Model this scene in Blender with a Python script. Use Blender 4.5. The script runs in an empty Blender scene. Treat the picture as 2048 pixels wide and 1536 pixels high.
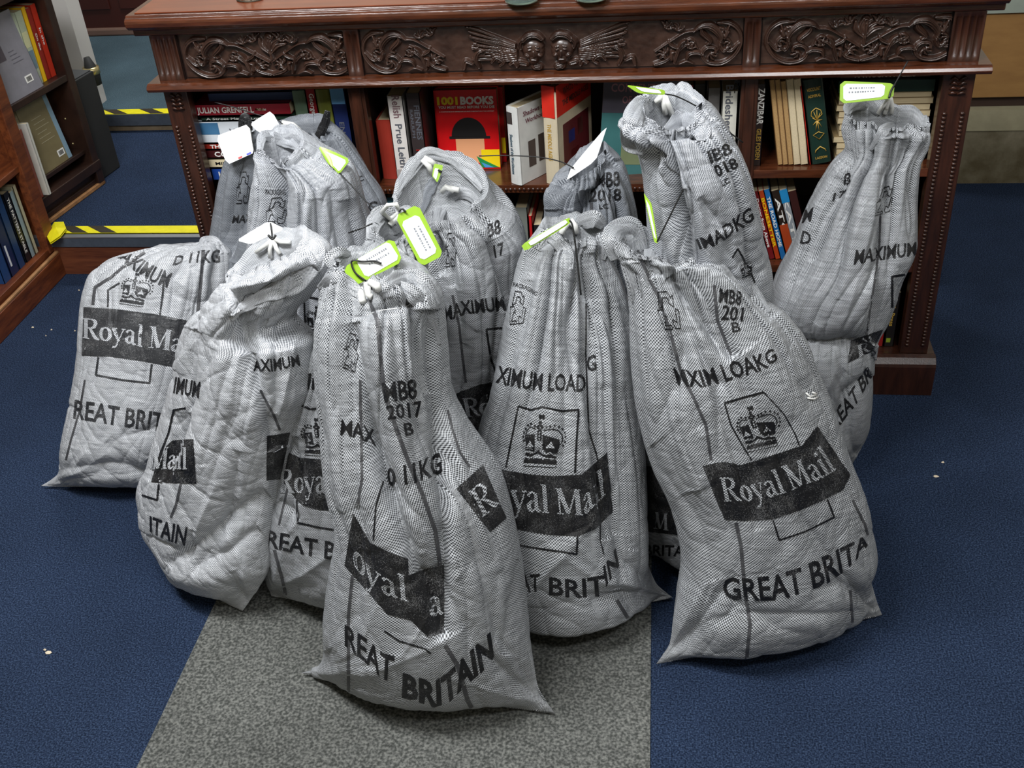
import bpy, bmesh, math, random
import numpy as np
from mathutils import Vector, Matrix
from mathutils.bvhtree import BVHTree
PI = math.pi
C = bpy.context.scene.collection
random.seed(4)
# ------------------------------------------------------------------ camera
CH, CD, F = 1.652, 2.4, 2189.0           # height, distance in front of the desk face, focal length in pixels of a 2048 wide frame
CR = np.array([0.98991, 0.12518, -0.06647]); CDN = np.array([0.01643, -0.56716, -0.82344]); CF = np.array([-0.14077, 0.81404, -0.56349])
CF /= np.linalg.norm(CF); CDN -= CF*(CDN@CF); CDN /= np.linalg.norm(CDN); CR = np.cross(CDN, CF)
CAM = np.array([0, -CD, CH])
cam = bpy.data.objects.new('camera', bpy.data.cameras.new('camera')); C.objects.link(cam)
cam.data.sensor_width = 36; cam.data.lens = F/2048*36; cam.data.clip_start = .05
cam.matrix_world = Matrix(((CR[0], -CDN[0], -CF[0], 0), (CR[1], -CDN[1], -CF[1], -CD), (CR[2], -CDN[2], -CF[2], CH), (0, 0, 0, 1)))
bpy.context.scene.camera = cam
# ------------------------------------------------------------------ light
sc = bpy.context.scene
sc.view_settings.view_transform = 'Standard'; sc.view_settings.look = 'None'; sc.view_settings.gamma = 1
sc.view_settings.use_curve_mapping = False; sc.view_settings.exposure = 0.0
w = bpy.data.worlds.new('world'); sc.world = w; w.use_nodes = True
w.node_tree.nodes['Background'].inputs[0].default_value = (.78, .88, 1, 1); w.node_tree.nodes['Background'].inputs[1].default_value = .40
def area(name, loc, size, power, col=(.97, .985, 1), target=None):
    l = bpy.data.lights.new(name, 'AREA'); l.shape = 'RECTANGLE'; l.size, l.size_y = size; l.energy = power; l.color = col
    o = bpy.data.objects.new(name, l); C.objects.link(o); o.location = loc
    d = Vector(target) - Vector(loc) if target else Vector((0, 0, -1))
    o.rotation_euler = d.to_track_quat('-Z', 'Y').to_euler(); return o
area('ceiling_light', (-1.0, -1.5, 2.75), (1.3, .35), 88, target=(-.6, -.75, 0))
area('ceiling_light', (.75, -2.3, 2.75), (1.2, .3), 36, target=(.2, -.6, 0))
area('ceiling_light', (-1.7, 1.9, 2.7), (1.3, .3), 45)
area('ceiling_light', (1.6, -.3, 2.7), (.3, 1.2), 10)
# ------------------------------------------------------------------ helpers
def ray(p):
    return CR*((p[0]-1024)/F) + CDN*((p[1]-768)/F) + CF
def atY(p, Y):
    d = ray(p); return CAM + d*((Y+CD)/d[1])
def atZ(p, z):
    d = ray(p); return CAM + d*((z-CH)/d[2])
def atX(p, X):
    d = ray(p); return CAM + d*(X/d[0])
def onplane(p, P0, n):
    d = ray(p); return CAM + d*(((P0-CAM)@n)/(d@n))
def proj(P):
    q = P - CAM; z = q@CF
    return np.stack([1024 + F*(q@CR)/z, 768 + F*(q@CDN)/z], -1), z
def lin(c):
    return tuple(((x/255+.055)/1.055)**2.4 if x > 10 else x/255/12.92 for x in c)
MATS = {}
def mat(name, col, rough=.5, spec=.5, metal=0, noise=0, nscale=20, bump=0, bscale=80, col2=None, stretch=(1, 1, 1), coord='Object', coat=0, trans=0):
    if name in MATS: return MATS[name]
    m = bpy.data.materials.new(name); m.use_nodes = True; nt = m.node_tree; N = nt.nodes; L = nt.links
    b = N['Principled BSDF']; b.inputs['Roughness'].default_value = rough; b.inputs['Specular IOR Level'].default_value = spec
    b.inputs['Metallic'].default_value = metal; b.inputs['Coat Weight'].default_value = coat; b.inputs['Coat Roughness'].default_value = .15
    b.inputs['Transmission Weight'].default_value = trans
    c1 = (*lin(col), 1); c2 = (*lin(col2), 1) if col2 else tuple(x*(1-noise) for x in c1[:3])+(1,)
    tc = N.new('ShaderNodeTexCoord'); mp = N.new('ShaderNodeMapping'); mp.inputs['Scale'].default_value = stretch
    L.new(tc.outputs[coord], mp.inputs[0])
    if noise or col2:
        n = N.new('ShaderNodeTexNoise'); n.inputs['Scale'].default_value = nscale; n.inputs['Detail'].default_value = 6; n.inputs['Roughness'].default_value = .6
        L.new(mp.outputs[0], n.inputs['Vector'])
        r = N.new('ShaderNodeValToRGB'); r.color_ramp.elements[0].position = .35; r.color_ramp.elements[1].position = .65
        r.color_ramp.elements[0].color = c2; r.color_ramp.elements[1].color = c1
        L.new(n.outputs[0], r.inputs[0]); L.new(r.outputs[0], b.inputs['Base Color'])
    else: b.inputs['Base Color'].default_value = c1
    if bump:
        n2 = N.new('ShaderNodeTexNoise'); n2.inputs['Scale'].default_value = bscale; n2.inputs['Detail'].default_value = 4
        L.new(mp.outputs[0], n2.inputs['Vector']); bp = N.new('ShaderNodeBump'); bp.inputs['Strength'].default_value = bump; bp.inputs['Distance'].default_value = .004
        L.new(n2.outputs[0], bp.inputs['Height']); L.new(bp.outputs[0], b.inputs['Normal'])
    MATS[name] = m; return m
def link(name, me, m=None, parent=None):
    o = bpy.data.objects.new(name, me); C.objects.link(o)
    if m: me.materials.append(m)
    if parent is not None: o.parent = parent; o.matrix_parent_inverse = parent.matrix_world.inverted() if False else Matrix()
    return o
def tag(o, label=None, cat=None, group=None, kind=None):
    for k, v in (('label', label), ('category', cat), ('group', group), ('kind', kind)):
        if v: o[k] = v
    return o
def empty(name, loc=(0, 0, 0), rot=(0, 0, 0)):
    o = bpy.data.objects.new(name, None); C.objects.link(o); o.location = loc; o.rotation_euler = rot; o.empty_display_size = .05; return o
class MB:                                   # collects shapes, built as ONE mesh; coordinates are world unless an origin is given
    def __init__(s): s.v = []; s.f = []; s.sm = []
    def add(s, vs, fs, smooth=False):
        k = len(s.v); s.v += [tuple(map(float, p)) for p in vs]; s.f += [tuple(i+k for i in f) for f in fs]; s.sm += [smooth]*len(fs); return s
    def box(s, a, b):
        (x0, y0, z0), (x1, y1, z1) = a, b
        return s.add([(x0, y0, z0), (x1, y0, z0), (x1, y1, z0), (x0, y1, z0), (x0, y0, z1), (x1, y0, z1), (x1, y1, z1), (x0, y1, z1)],
              [(0, 3, 2, 1), (4, 5, 6, 7), (0, 1, 5, 4), (1, 2, 6, 5), (2, 3, 7, 6), (3, 0, 4, 7)])
    def obox(s, o, ex, ey, ez):             # box with corner o and edge vectors
        o, ex, ey, ez = map(lambda q: np.array(q, float), (o, ex, ey, ez))
        return s.add([o, o+ex, o+ex+ey, o+ey, o+ez, o+ex+ez, o+ex+ey+ez, o+ey+ez], [(0, 3, 2, 1), (4, 5, 6, 7), (0, 1, 5, 4), (1, 2, 6, 5), (2, 3, 7, 6), (3, 0, 4, 7)])
    def extr_x(s, prof, x0, x1):            # (y,z) profile extruded along x
        n = len(prof); vs = [(x0, y, z) for y, z in prof]+[(x1, y, z) for y, z in prof]
        return s.add(vs, [(i, (i+1) % n, n+(i+1) % n, n+i) for i in range(n)]+[tuple(range(n-1, -1, -1)), tuple(range(n, 2*n))])
    def tube(s, pts, r, n=8, cap=True):
        pts = [Vector(p) for p in pts]; rs = r if hasattr(r, '__len__') else [r]*len(pts); k = len(s.v); up = None; vs = []
        for i, p in enumerate(pts):
            t = (pts[min(i+1, len(pts)-1)]-pts[max(i-1, 0)]).normalized()
            if up is None: up = t.orthogonal().normalized()
            up = (up - t*up.dot(t)).normalized(); sd = t.cross(up)
            vs += [p + (up*math.cos(a)+sd*math.sin(a))*rs[i] for a in [2*PI*j/n for j in range(n)]]
        fs = [(i*n+j, i*n+(j+1) % n, (i+1)*n+(j+1) % n, (i+1)*n+j) for i in range(len(pts)-1) for j in range(n)]
        if cap: fs += [tuple(range(n-1, -1, -1)), tuple(range((len(pts)-1)*n, len(pts)*n))]
        return s.add(vs, fs, True)
    def ball(s, c, r, n=8, m=6, sq=(1, 1, 1)):
        vs = [(c[0]+sq[0]*r*math.sin(PI*i/m)*math.cos(2*PI*j/n), c[1]+sq[1]*r*math.sin(PI*i/m)*math.sin(2*PI*j/n), c[2]+sq[2]*r*math.cos(PI*i/m)) for i in range(m+1) for j in range(n)]
        return s.add(vs, [(i*n+j, (i+1)*n+j, (i+1)*n+(j+1) % n, i*n+(j+1) % n) for i in range(m) for j in range(n)], True)
    def build(s, name, m, parent=None, bevel=0, seg=2, origin=None):
        me = bpy.data.meshes.new(name); O = np.array(origin if origin is not None else (0, 0, 0), float)
        me.from_pydata([tuple(np.array(p)-O) for p in s.v], [], s.f); me.update()
        for p, q in zip(me.polygons, s.sm): p.use_smooth = q
        o = link(name, me, m, parent)
        if origin is not None: o.location = O
        if bevel:
            b = o.modifiers.new('bevel', 'BEVEL'); b.width = bevel; b.segments = seg; b.limit_method = 'ANGLE'; b.angle_limit = .6
        return o
def grid_mesh(name, P, m=None, parent=None, wrap=False, uv=None, smooth=True):   # P [rows, cols, 3]
    R_, K, _ = P.shape; me = bpy.data.meshes.new(name)
    k2 = K if wrap else K-1
    i = np.arange(R_-1)[:, None]; j = np.arange(k2)[None, :]
    f = np.stack([i*K+j, i*K+(j+1) % K, (i+1)*K+(j+1) % K, (i+1)*K+j], -1).reshape(-1, 4)
    me.vertices.add(R_*K); me.vertices.foreach_set('co', P.reshape(-1).astype(np.float32))
    me.loops.add(f.size); me.loops.foreach_set('vertex_index', f.reshape(-1).astype(np.int32))
    me.polygons.add(len(f)); me.polygons.foreach_set('loop_start', (np.arange(len(f))*4).astype(np.int32))
    me.polygons.foreach_set('use_smooth', np.full(len(f), smooth))
    me.update(calc_edges=True)
    if uv is not None:                      # uv [rows, K(+1 if wrap), 2]
        U = uv; jj = j+1
        g = lambda a, b: U[a, b]
        ii, jb = np.broadcast_arrays(i, j)
        uvv = np.stack([g(ii, jb), g(ii, jb+1), g(ii+1, jb+1), g(ii+1, jb)], 2).reshape(-1, 2)
        l = me.uv_layers.new(name='UVMap'); l.data.foreach_set('uv', uvv.reshape(-1).astype(np.float32))
    return link(name, me, m, parent), f
# vectorised gradient noise
_rs = np.random.RandomState(7); _P = _rs.permutation(256); _P = np.concatenate([_P, _P, _P]); _G = _rs.normal(size=(256, 3)); _G /= np.linalg.norm(_G, axis=1)[:, None]
def noise(x, y, z):
    x, y, z = np.broadcast_arrays(np.asarray(x, float), y, z)
    xi, yi, zi = np.floor(x).astype(int), np.floor(y).astype(int), np.floor(z).astype(int); xf, yf, zf = x-xi, y-yi, z-zi
    u, v, w_ = [t*t*t*(t*(t*6-15)+10) for t in (xf, yf, zf)]; out = 0
    for a in (0, 1):
        for b in (0, 1):
            for c in (0, 1):
                h = _P[_P[_P[(xi+a) & 255]+((yi+b) & 255)]+((zi+c) & 255)]; g = _G[h]
                d = g[..., 0]*(xf-a)+g[..., 1]*(yf-b)+g[..., 2]*(zf-c)
                out = out + d*(u if a else 1-u)*(v if b else 1-v)*(w_ if c else 1-w_)
    return out*1.6
def sstep(a, b, x):
    t = np.clip((x-a)/(b-a), 0, 1); return t*t*(3-2*t)
# ------------------------------------------------------------------ materials
def carpet(name, c1, c2, c3, sc_=(300, 900)):
    m = mat(name, c1, rough=.95, spec=.1); nt = m.node_tree; N = nt.nodes; L = nt.links; b = N['Principled BSDF']
    tc = N['Texture Coordinate']; n1 = N.new('ShaderNodeTexNoise'); n1.inputs['Scale'].default_value = sc_[0]; n1.inputs['Detail'].default_value = 3
    n2 = N.new('ShaderNodeTexNoise'); n2.inputs['Scale'].default_value = 3; n2.inputs['Detail'].default_value = 5; n2.inputs['Roughness'].default_value = .65
    L.new(tc.outputs['Object'], n1.inputs['Vector']); L.new(tc.outputs['Object'], n2.inputs['Vector'])
    r = N.new('ShaderNodeValToRGB'); e = r.color_ramp.elements; e[0].position = .36; e[1].position = .66; e[0].color = (*lin(c2), 1); e[1].color = (*lin(c3), 1)
    k = e.new(.5); k.color = (*lin(c1), 1)
    L.new(n1.outputs[0], r.inputs[0])
    mx = N.new('ShaderNodeMix'); mx.data_type = 'RGBA'; mx.blend_type = 'MULTIPLY'; mx.inputs[0].default_value = .8
    r2 = N.new('ShaderNodeValToRGB'); r2.color_ramp.elements[0].position = .3; r2.color_ramp.elements[1].position = .7
    r2.color_ramp.elements[0].color = (.62, .62, .62, 1); r2.color_ramp.elements[1].color = (1, 1, 1, 1); L.new(n2.outputs[0], r2.inputs[0])
    L.new(r.outputs[0], mx.inputs[6]); L.new(r2.outputs[0], mx.inputs[7]); L.new(mx.outputs[2], b.inputs['Base Color'])
    bp = N.new('ShaderNodeBump'); bp.inputs['Strength'].default_value = .7; bp.inputs['Distance'].default_value = .003
    n3 = N.new('ShaderNodeTexNoise'); n3.inputs['Scale'].default_value = sc_[1]; L.new(tc.outputs['Object'], n3.inputs['Vector'])
    L.new(n1.outputs[0], bp.inputs['Height']); L.new(bp.outputs[0], b.inputs['Normal']); return m
blue_carpet = carpet('blue_carpet', (39, 52, 76), (22, 32, 50), (62, 78, 104))
grey_carpet = carpet('grey_carpet', (97, 98, 95), (68, 70, 67), (128, 129, 124), (190, 600))
pale_carpet = carpet('worn_blue_carpet', (74, 94, 104), (58, 76, 86), (92, 110, 120))
WOOD = dict(noise=.45, nscale=9, stretch=(1.2, 9, 9), bump=.12, bscale=40)
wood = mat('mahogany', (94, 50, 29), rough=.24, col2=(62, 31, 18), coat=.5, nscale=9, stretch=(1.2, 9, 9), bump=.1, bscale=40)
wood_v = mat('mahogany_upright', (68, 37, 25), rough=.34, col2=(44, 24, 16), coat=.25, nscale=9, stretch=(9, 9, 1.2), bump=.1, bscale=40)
carved = mat('dark_carved_wood', (66, 45, 36), rough=.36, col2=(44, 27, 20), coat=.3, nscale=30, bump=.15, bscale=120)
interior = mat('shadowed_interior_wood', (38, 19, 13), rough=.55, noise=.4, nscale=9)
brown = mat('brown_stained_wood', (120, 62, 30), rough=.45, col2=(82, 38, 18), nscale=8, stretch=(8, 1.2, 8), bump=.15)
darkwood = mat('near_black_wood', (56, 36, 27), rough=.4, col2=(36, 22, 17), nscale=10, bump=.1)
# woven polypropylene
def weave(name, light, dark, pitch=.0052, contrast=1.0, gloss=.42):
    if name in MATS: return MATS[name]
    m = bpy.data.materials.new(name); m.use_nodes = True; nt = m.node_tree; N = nt.nodes; L = nt.links; b = N['Principled BSDF']
    b.inputs['Roughness'].default_value = gloss; b.inputs['Specular IOR Level'].default_value = .35
    uv = N.new('ShaderNodeTexCoord'); sp = N.new('ShaderNodeSeparateXYZ'); L.new(uv.outputs['UV'], sp.inputs[0])
    def M(op, a, b_=None, c=None):
        n = N.new('ShaderNodeMath'); n.operation = op
        for i, x in enumerate((a, b_, c)):
            if x is None: continue
            if isinstance(x, (int, float)): n.inputs[i].default_value = x
            else: L.new(x, n.inputs[i])
        return n.outputs[0]
    k = 2*PI/pitch
    wn = N.new('ShaderNodeTexNoise'); wn.inputs['Scale'].default_value = 9; wn.inputs['Detail'].default_value = 2; L.new(uv.outputs['UV'], wn.inputs['Vector'])
    sn = N.new('ShaderNodeTexNoise'); sn.inputs['Scale'].default_value = 5; sn.inputs['Detail'].default_value = 1; L.new(uv.outputs['UV'], sn.inputs['Vector'])
    warp = M('MULTIPLY', wn.outputs[0], 10.0)
    a = M('SINE', M('ADD', M('MULTIPLY', sp.outputs[0], k), warp)); c = M('SINE', M('MULTIPLY', sp.outputs[1], k))
    diag = M('SINE', M('ADD', M('MULTIPLY', M('ADD', sp.outputs[0], sp.outputs[1]), k), warp))
    dots = M('MULTIPLY', a, c)
    t = M('MULTIPLY', M('SUBTRACT', sn.outputs[0], .35), 2.2); tt = M('MINIMUM', M('MAXIMUM', t, 0.0), 1.0)
    mixv = M('ADD', M('MULTIPLY', dots, M('SUBTRACT', 1.0, M('MULTIPLY', tt, .75))), M('MULTIPLY', diag, M('MULTIPLY', tt, .55)))
    tapes = N.new('ShaderNodeTexNoise'); tapes.inputs['Scale'].default_value = 1; tapes.inputs['Detail'].default_value = 1; tm = N.new('ShaderNodeMapping'); tm.inputs['Scale'].default_value = (14, 260, 1); L.new(uv.outputs['UV'], tm.inputs[0]); L.new(tm.outputs[0], tapes.inputs['Vector'])
    v = M('ADD', mixv, M('MULTIPLY', M('SUBTRACT', tapes.outputs[0], .5), .7))
    r = N.new('ShaderNodeValToRGB'); e = r.color_ramp.elements; e[0].position = .5-.25/contrast; e[1].position = .5+.25/contrast
    e[0].color = (*lin(dark), 1); e[1].color = (*lin(light), 1)
    L.new(M('ADD', M('MULTIPLY', v, .5), .5), r.inputs[0]); L.new(r.outputs[0], b.inputs['Base Color'])
    n3 = N.new('ShaderNodeTexNoise'); n3.inputs['Scale'].default_value = 45; n3.inputs['Detail'].default_value = 5; n3.inputs['Roughness'].default_value = .65; L.new(uv.outputs['Object'], n3.inputs['Vector'])
    bp = N.new('ShaderNodeBump'); bp.inputs['Strength'].default_value = .5; bp.inputs['Distance'].default_value = .006; L.new(n3.outputs[0], bp.inputs['Height']); L.new(bp.outputs[0], b.inputs['Normal'])
    MATS[name] = m; return m
weave_std = weave('woven_grey_sacking', (200, 203, 207), (34, 35, 38))
weave_fine = weave('fine_woven_grey_sacking', (208, 211, 216), (70, 73, 80), pitch=.0044)
weave_lit = weave('lit_woven_sacking', (224, 226, 230), (98, 101, 106), pitch=.0046)  # threads lightened to put the light from the upper left into the colour
weave_mid = weave('close_woven_grey_sacking', (200, 203, 207), (34, 35, 38), pitch=.0040)
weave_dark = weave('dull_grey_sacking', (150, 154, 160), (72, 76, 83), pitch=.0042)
# ------------------------------------------------------------------ sacks
def resample(rows, n):
    R_ = np.array(rows, float); m = len(R_)
    mid = (R_[:, :2]+R_[:, 2:4])/2; L_ = np.concatenate([[0], np.cumsum(np.linalg.norm(np.diff(mid, axis=0), axis=1))]); L_ /= L_[-1]
    t = np.linspace(0, 1, n); out = np.zeros((n, 5))
    for c in range(5):                      # monotone cubic (no overshoot)
        y = R_[:, c]; h = np.diff(L_); d = np.diff(y)/h; s = np.zeros(m)
        for i in range(1, m-1): s[i] = 0 if d[i-1]*d[i] <= 0 else 2*d[i-1]*d[i]/(d[i-1]+d[i])
        s[0], s[-1] = d[0], d[-1]
        k = np.clip(np.searchsorted(L_, t)-1, 0, m-2); u = (t-L_[k])/h[k]
        out[:, c] = (2*u**3-3*u**2+1)*y[k]+(u**3-2*u**2+u)*h[k]*s[k]+(-2*u**3+3*u**2)*y[k+1]+(u**3-u**2)*h[k]*s[k+1]
    out[:, 4] = np.maximum(out[:, 4], .004)
    return out, L_
SACKS = {}
def sack(key, rows, lean, label, m, seed, pleat=.02, crumple=.008, folds=(), mouth=True, mouth_drop=.03, pleat_len=.45, nr=340, nt=520, base_z=.012, closed=False, sub='sack_body', shift=0.0, pk=9, back_raise=0, bpk=0, nfan=9, fan=1.0):
    st, _ = resample(rows, nr)
    L0 = atZ(rows[-1][:2], base_z); R0 = atZ(rows[-1][2:4], base_z)
    b = R0-L0; b[2] = 0; b /= np.linalg.norm(b); nf = np.cross(b, [0, 0, 1.]); nf *= np.sign(-nf[1])        # front normal (horizontal)
    up = np.array([0, 0, 1.])*math.cos(lean) - nf*math.sin(lean); n = np.cross(b, up); n *= np.sign(-n[1])
    P0 = (L0+R0)/2 + nf*shift
    Lp = np.array([onplane(r[:2], P0, n) for r in st]); Rp = np.array([onplane(r[2:4], P0, n) for r in st])
    th = np.linspace(0, 2*PI, nt, endpoint=False)
    s = np.linspace(0, 1, nr)[:, None]; dep = st[:, 4][:, None]
    lens = sstep(.80, 1.0, s)               # lens shaped towards the bottom seam
    cx = np.cos(th)[None]; sy = np.sin(th)[None]; sy = sy*np.abs(sy)**(.9*lens)
    cxx = np.sign(cx)*np.abs(cx)**(.85)
    P = (Lp[:, None]+Rp[:, None])/2 + (Rp-Lp)[:, None]*.5*cxx[..., None] - n[None, None]*0 + n[None, None]*(-1)*(sy*-1)[..., None]*dep[..., None]*1.0
    # theta 0 = right, PI/2 = front
    def normals(P):
        a = np.roll(P, -1, 1)-np.roll(P, 1, 1); c = np.gradient(P, axis=0); q = np.cross(a, c); q /= (np.linalg.norm(q, axis=2, keepdims=True)+1e-9)
        cen = P.mean(1, keepdims=True)
        sg = np.sign((q*(P-cen)).sum(-1).mean()); return q*sg
    N_ = normals(P)
    H = np.linalg.norm((Lp+Rp)[0]/2-(Lp+Rp)[-1]/2); W = np.linalg.norm(Lp-Rp, axis=1)
    sz = (s*H)                              # metres from top
    TH = th[None]+0*s
    ph = np.cos(TH), np.sin(TH)
    wob = .25*noise(ph[0]*1.5+seed, ph[1]*1.5, sz*4)
    def ridged(k, oz, dz):
        q = noise((ph[0])*k+seed*3.1+wob, (ph[1])*k*1.0+wob, sz*dz+oz); return 1-np.minimum(np.abs(q)*3.2, 1.6)
    env = np.exp(-(sz/pleat_len)**2)
    def crease(k, oz, dz):                  # broad smooth pleats with narrow valleys
        q = noise(ph[0]*k+seed*3.1+wob, ph[1]*k+wob, sz*dz+oz); return -np.exp(-np.abs(q)*7)
    D = pleat*(env+.15)*(crease(pk*.16, 0, 1.2)+crease(pk*.34, 5, 1.8)*.6+.35*noise(ph[0]*pk*.5+seed, ph[1]*pk*.5, sz*1.5))
    X = P[..., 0]+seed; Y = P[..., 1]; Z = P[..., 2]
    w1 = noise(X*5, Y*5, Z*5)*.6
    def rid3(f, o, ax=1.0):
        q = noise(X*f+w1+o, Y*f+w1, Z*f*ax+w1); return 1-np.minimum(np.abs(q)*3, 1.5)
    def cr3(f, o, phi=0., k=11):            # creases drawn out along one slanting direction
        al, ac = Z*math.cos(phi)+X*math.sin(phi), X*math.cos(phi)-Z*math.sin(phi)
        q = noise(ac*f+w1+o, Y*f+w1, al*f*.28+w1*.5); return -np.exp(-np.abs(q)*k)
    D = D + crumple*(cr3(4.5, 1, .25)*.8+cr3(9, 4, -.55)*.7+cr3(11, 9, .8)*.5+cr3(20, 8, .1)*.4+cr3(40, 2, -.9)*.22)
    D = D + crumple*.8*noise(X*6+9, Y*6, Z*2.4)
    D = D - D.mean()
    D = D*(1-.65*np.abs(cx)**6)
    D = D + pleat*1.1*np.exp(-(sz/.10)**2)*noise(ph[0]*1.6+seed, ph[1]*1.6, sz*9)
    edge = sstep(0, .03, (1-s)*H)
    D = D*(.25+.75*edge)
    D = D*(1-.85*np.exp(-(sz/.12)**2)*(np.sin(TH) < .1))
    px, _z = proj(P)
    front = np.clip((-(N_@CF))*2.5, 0, 1)
    fd = np.zeros_like(D)
    rg = random.Random(seed*7); folds = list(folds); m_ = len(rows)
    def at_(q, u): i = min(int(q*(m_-1)), m_-2); f = q*(m_-1)-i; a_ = [rows[i][k]*(1-f)+rows[i+1][k]*f for k in range(4)]; return (a_[0]+(a_[2]-a_[0])*u, a_[1]+(a_[3]-a_[1])*u)
    for i in range(nfan):                   # tension folds running down from the neck
        u = (i+rg.uniform(.2, .8))/nfan; u = .06+.88*u; e = rg.uniform(.35, .75); u2 = .5+(u-.5)*rg.uniform(.9, 1.15)
        folds.append(([at_(.09, u), at_((.09+e)/2, (u+u2)/2+rg.uniform(-.03, .03)), at_(e, u2)], rg.choice([-1, -1, .7])*rg.uniform(.005, .010)*fan, rg.uniform(5, 16), rg.uniform(5, 22)))
    for cu, cv in ((.02, -1), (.98, 1)):    # and fanning up from the bottom corners
        for j in range(4):
            e = rg.uniform(.55, .92); u2 = .5-cv*rg.uniform(-.35, .25)
            folds.append(([at_(.97, cu), at_((.97+e)/2, (cu+u2)/2+rg.uniform(-.04, .04)), at_(e, u2)], rg.choice([-1, .8])*rg.uniform(.004, .009)*fan, rg.uniform(6, 14), rg.uniform(6, 20)))
    for fo in folds:
        pl, amp, w1_, w2_ = fo[0], fo[1], fo[2], fo[3]
        pl = np.array(pl, float); best = np.full(D.shape, 1e9); sgn = np.ones(D.shape); tt = np.zeros(D.shape)
        seg = np.linalg.norm(np.diff(pl, axis=0), axis=1); cum = np.concatenate([[0], np.cumsum(seg)])
        for i in range(len(pl)-1):
            a, bb = pl[i], pl[i+1]; ab = bb-a; q = px-a
            u = np.clip((q@ab)/(ab@ab), 0, 1); dd = q-u[..., None]*ab; di = np.sqrt((dd**2).sum(-1)); k = di < best
            best[k] = di[k]; cr = ab[0]*q[..., 1]-ab[1]*q[..., 0]; sgn[k] = np.sign(cr)[k]; tt[k] = ((cum[i]+u*seg[i])/cum[-1])[k]
        wd = np.where(sgn > 0, w1_, w2_)
        taper = np.sqrt(np.clip(4*tt*(1-tt), 0, 1))*.8+.2*((tt > 0)&(tt < 1))
        fd = fd + amp*np.exp(-(best/wd)**1.25)*taper
    D = D + fd*front
    P = P + N_*D[..., None]
    # mouth: ragged hem, front lower than the back, then an inner wall going down
    hem = np.exp(-(sz/.035)**2)
    P = P + up*(hem*(.010*noise(ph[0]*2+seed, ph[1]*2, 2.)+.0015*noise(ph[0]*5+seed, ph[1]*5, 5.)))[..., None]
    if mouth:
        P = P - up*(hem*mouth_drop*(np.sin(TH)*.5+.5))[..., None]
        if back_raise:
            P = P + up*(np.exp(-(sz/.12)**2)*back_raise*np.clip(-np.sin(TH+bpk), 0, 1)**.8)[..., None]
        top = P[0]; cen = P[0, [0, nt//2]].mean(0)*.6+P[0, nt//4]*.4; inner = []
        for k, (dr, sc_) in enumerate([(.004, .985), (-.004, .95), (.02, .90), (.05, .84), (.10, .7), (.12, .3), (.12, .02)]):
            q = cen+(top-cen)*sc_ - up*dr; inner.append(q)
        P = np.concatenate([np.array(inner[::-1]), P]); kk = len(inner)
    else:
        top = P[0]; cen = top.mean(0); P = np.concatenate([np.array([cen+(top-cen)*q for q in (.02, .5, .85)]), P]); kk = 3
    P[..., 2] = np.maximum(P[..., 2], .002+.0015*noise(P[..., 0]*20, P[..., 1]*20, 0))
    bot = P[-1]; P = np.concatenate([P, np.array([bot.mean(0)+(bot-bot.mean(0))*q for q in (.6, .1)])])
    # uv in metres
    ref = P.shape[0]//2; seg = np.linalg.norm(np.roll(P[ref], -1, 0)-P[ref], axis=1); us = np.concatenate([[0], np.cumsum(seg)])
    vs = np.concatenate([[0], np.cumsum(np.linalg.norm(np.diff(P[:, nt//4], axis=0), axis=1))])
    shrink = np.ones(P.shape[0])
    UV = np.stack(np.broadcast_arrays(us[None]*shrink[:, None], -vs[:, None]), -1)
    r = empty('mail_sack', tuple(np.round(P0*[1, 1, 0], 4)))
    tag(r, label, 'mail sack', 'grey woven mail sacks heaped in front of the desk')
    o, f = grid_mesh(sub, P-np.array(r.location), m, r, wrap=True, uv=UV)
    V = P.reshape(-1, 3)
    bvh = BVHTree.FromPolygons([Vector(v) for v in V], f.tolist())
    SACKS[key] = dict(root=r, bvh=bvh, n=n, up=up, P0=P0)
    return r
def hit(key, p, lim=None):
    d = ray(p); h = SACKS[key]['bvh'].ray_cast(Vector(CAM), Vector(d).normalized())
    if h[0] is None: return None
    nn = h[1]
    if nn.dot(Vector(d)) > 0: nn = -nn
    return np.array(h[0]), np.array(nn)
# ------------------------------------------------------------------ room shell
def slab(name, a, b, m, kind='structure'):
    o = MB().box(a, b).build(name, m); o['kind'] = kind; return o
slab('floor', (-2.75, -3.2, -.05), (3.1, .60, 0), blue_carpet)
slab('floor_beyond_desk', (.70, .60, -.05), (3.1, 1.24, 0), blue_carpet)
# grey carpet strip: edges measured on the floor
sl = [atZ((430, 1210), 0), atZ((275, 1536), 0), atZ((1300, 1536), 0), atZ((1302, 1270), 0)]
d1 = (sl[1]-sl[0]); d2 = (sl[2]-sl[3])
sl[1] = sl[0]+d1*4; sl[0] = sl[0]-d1*1.6; sl[2] = sl[3]+d2*5; sl[3] = sl[3]-d2*1.6
gm = MB(); gm.add([(p[0], p[1], .0) for p in (sl[0], sl[1], sl[2], sl[3])]+[(p[0], p[1], .004) for p in (sl[0], sl[1], sl[2], sl[3])], [(0, 1, 2, 3), (7, 6, 5, 4), (0, 4, 5, 1), (1, 5, 6, 2), (2, 6, 7, 3), (3, 7, 4, 0)])
g = gm.build('floor_carpet_strip', grey_carpet); g['kind'] = 'structure'
plaster = mat('cream_wall_paint', (196, 190, 172), rough=.8, noise=.1, nscale=6)
slab('platform_lower', (-2.75, .602, -.05), (.70, 1.53, .133), blue_carpet).name = 'floor_lower_step'
slab('platform_upper', (-3.6, 1.532, -.05), (.70, 3.3, .20), pale_carpet).name = 'floor_upper_step'
riser_wood = mat('step_riser_wood', (112, 62, 38), rough=.5, col2=(84, 42, 26), nscale=9, stretch=(1, 6, 9))
nose_m = mat('grey_rubber_nosing', (72, 80, 92), rough=.6, noise=.2, nscale=60)
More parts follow.
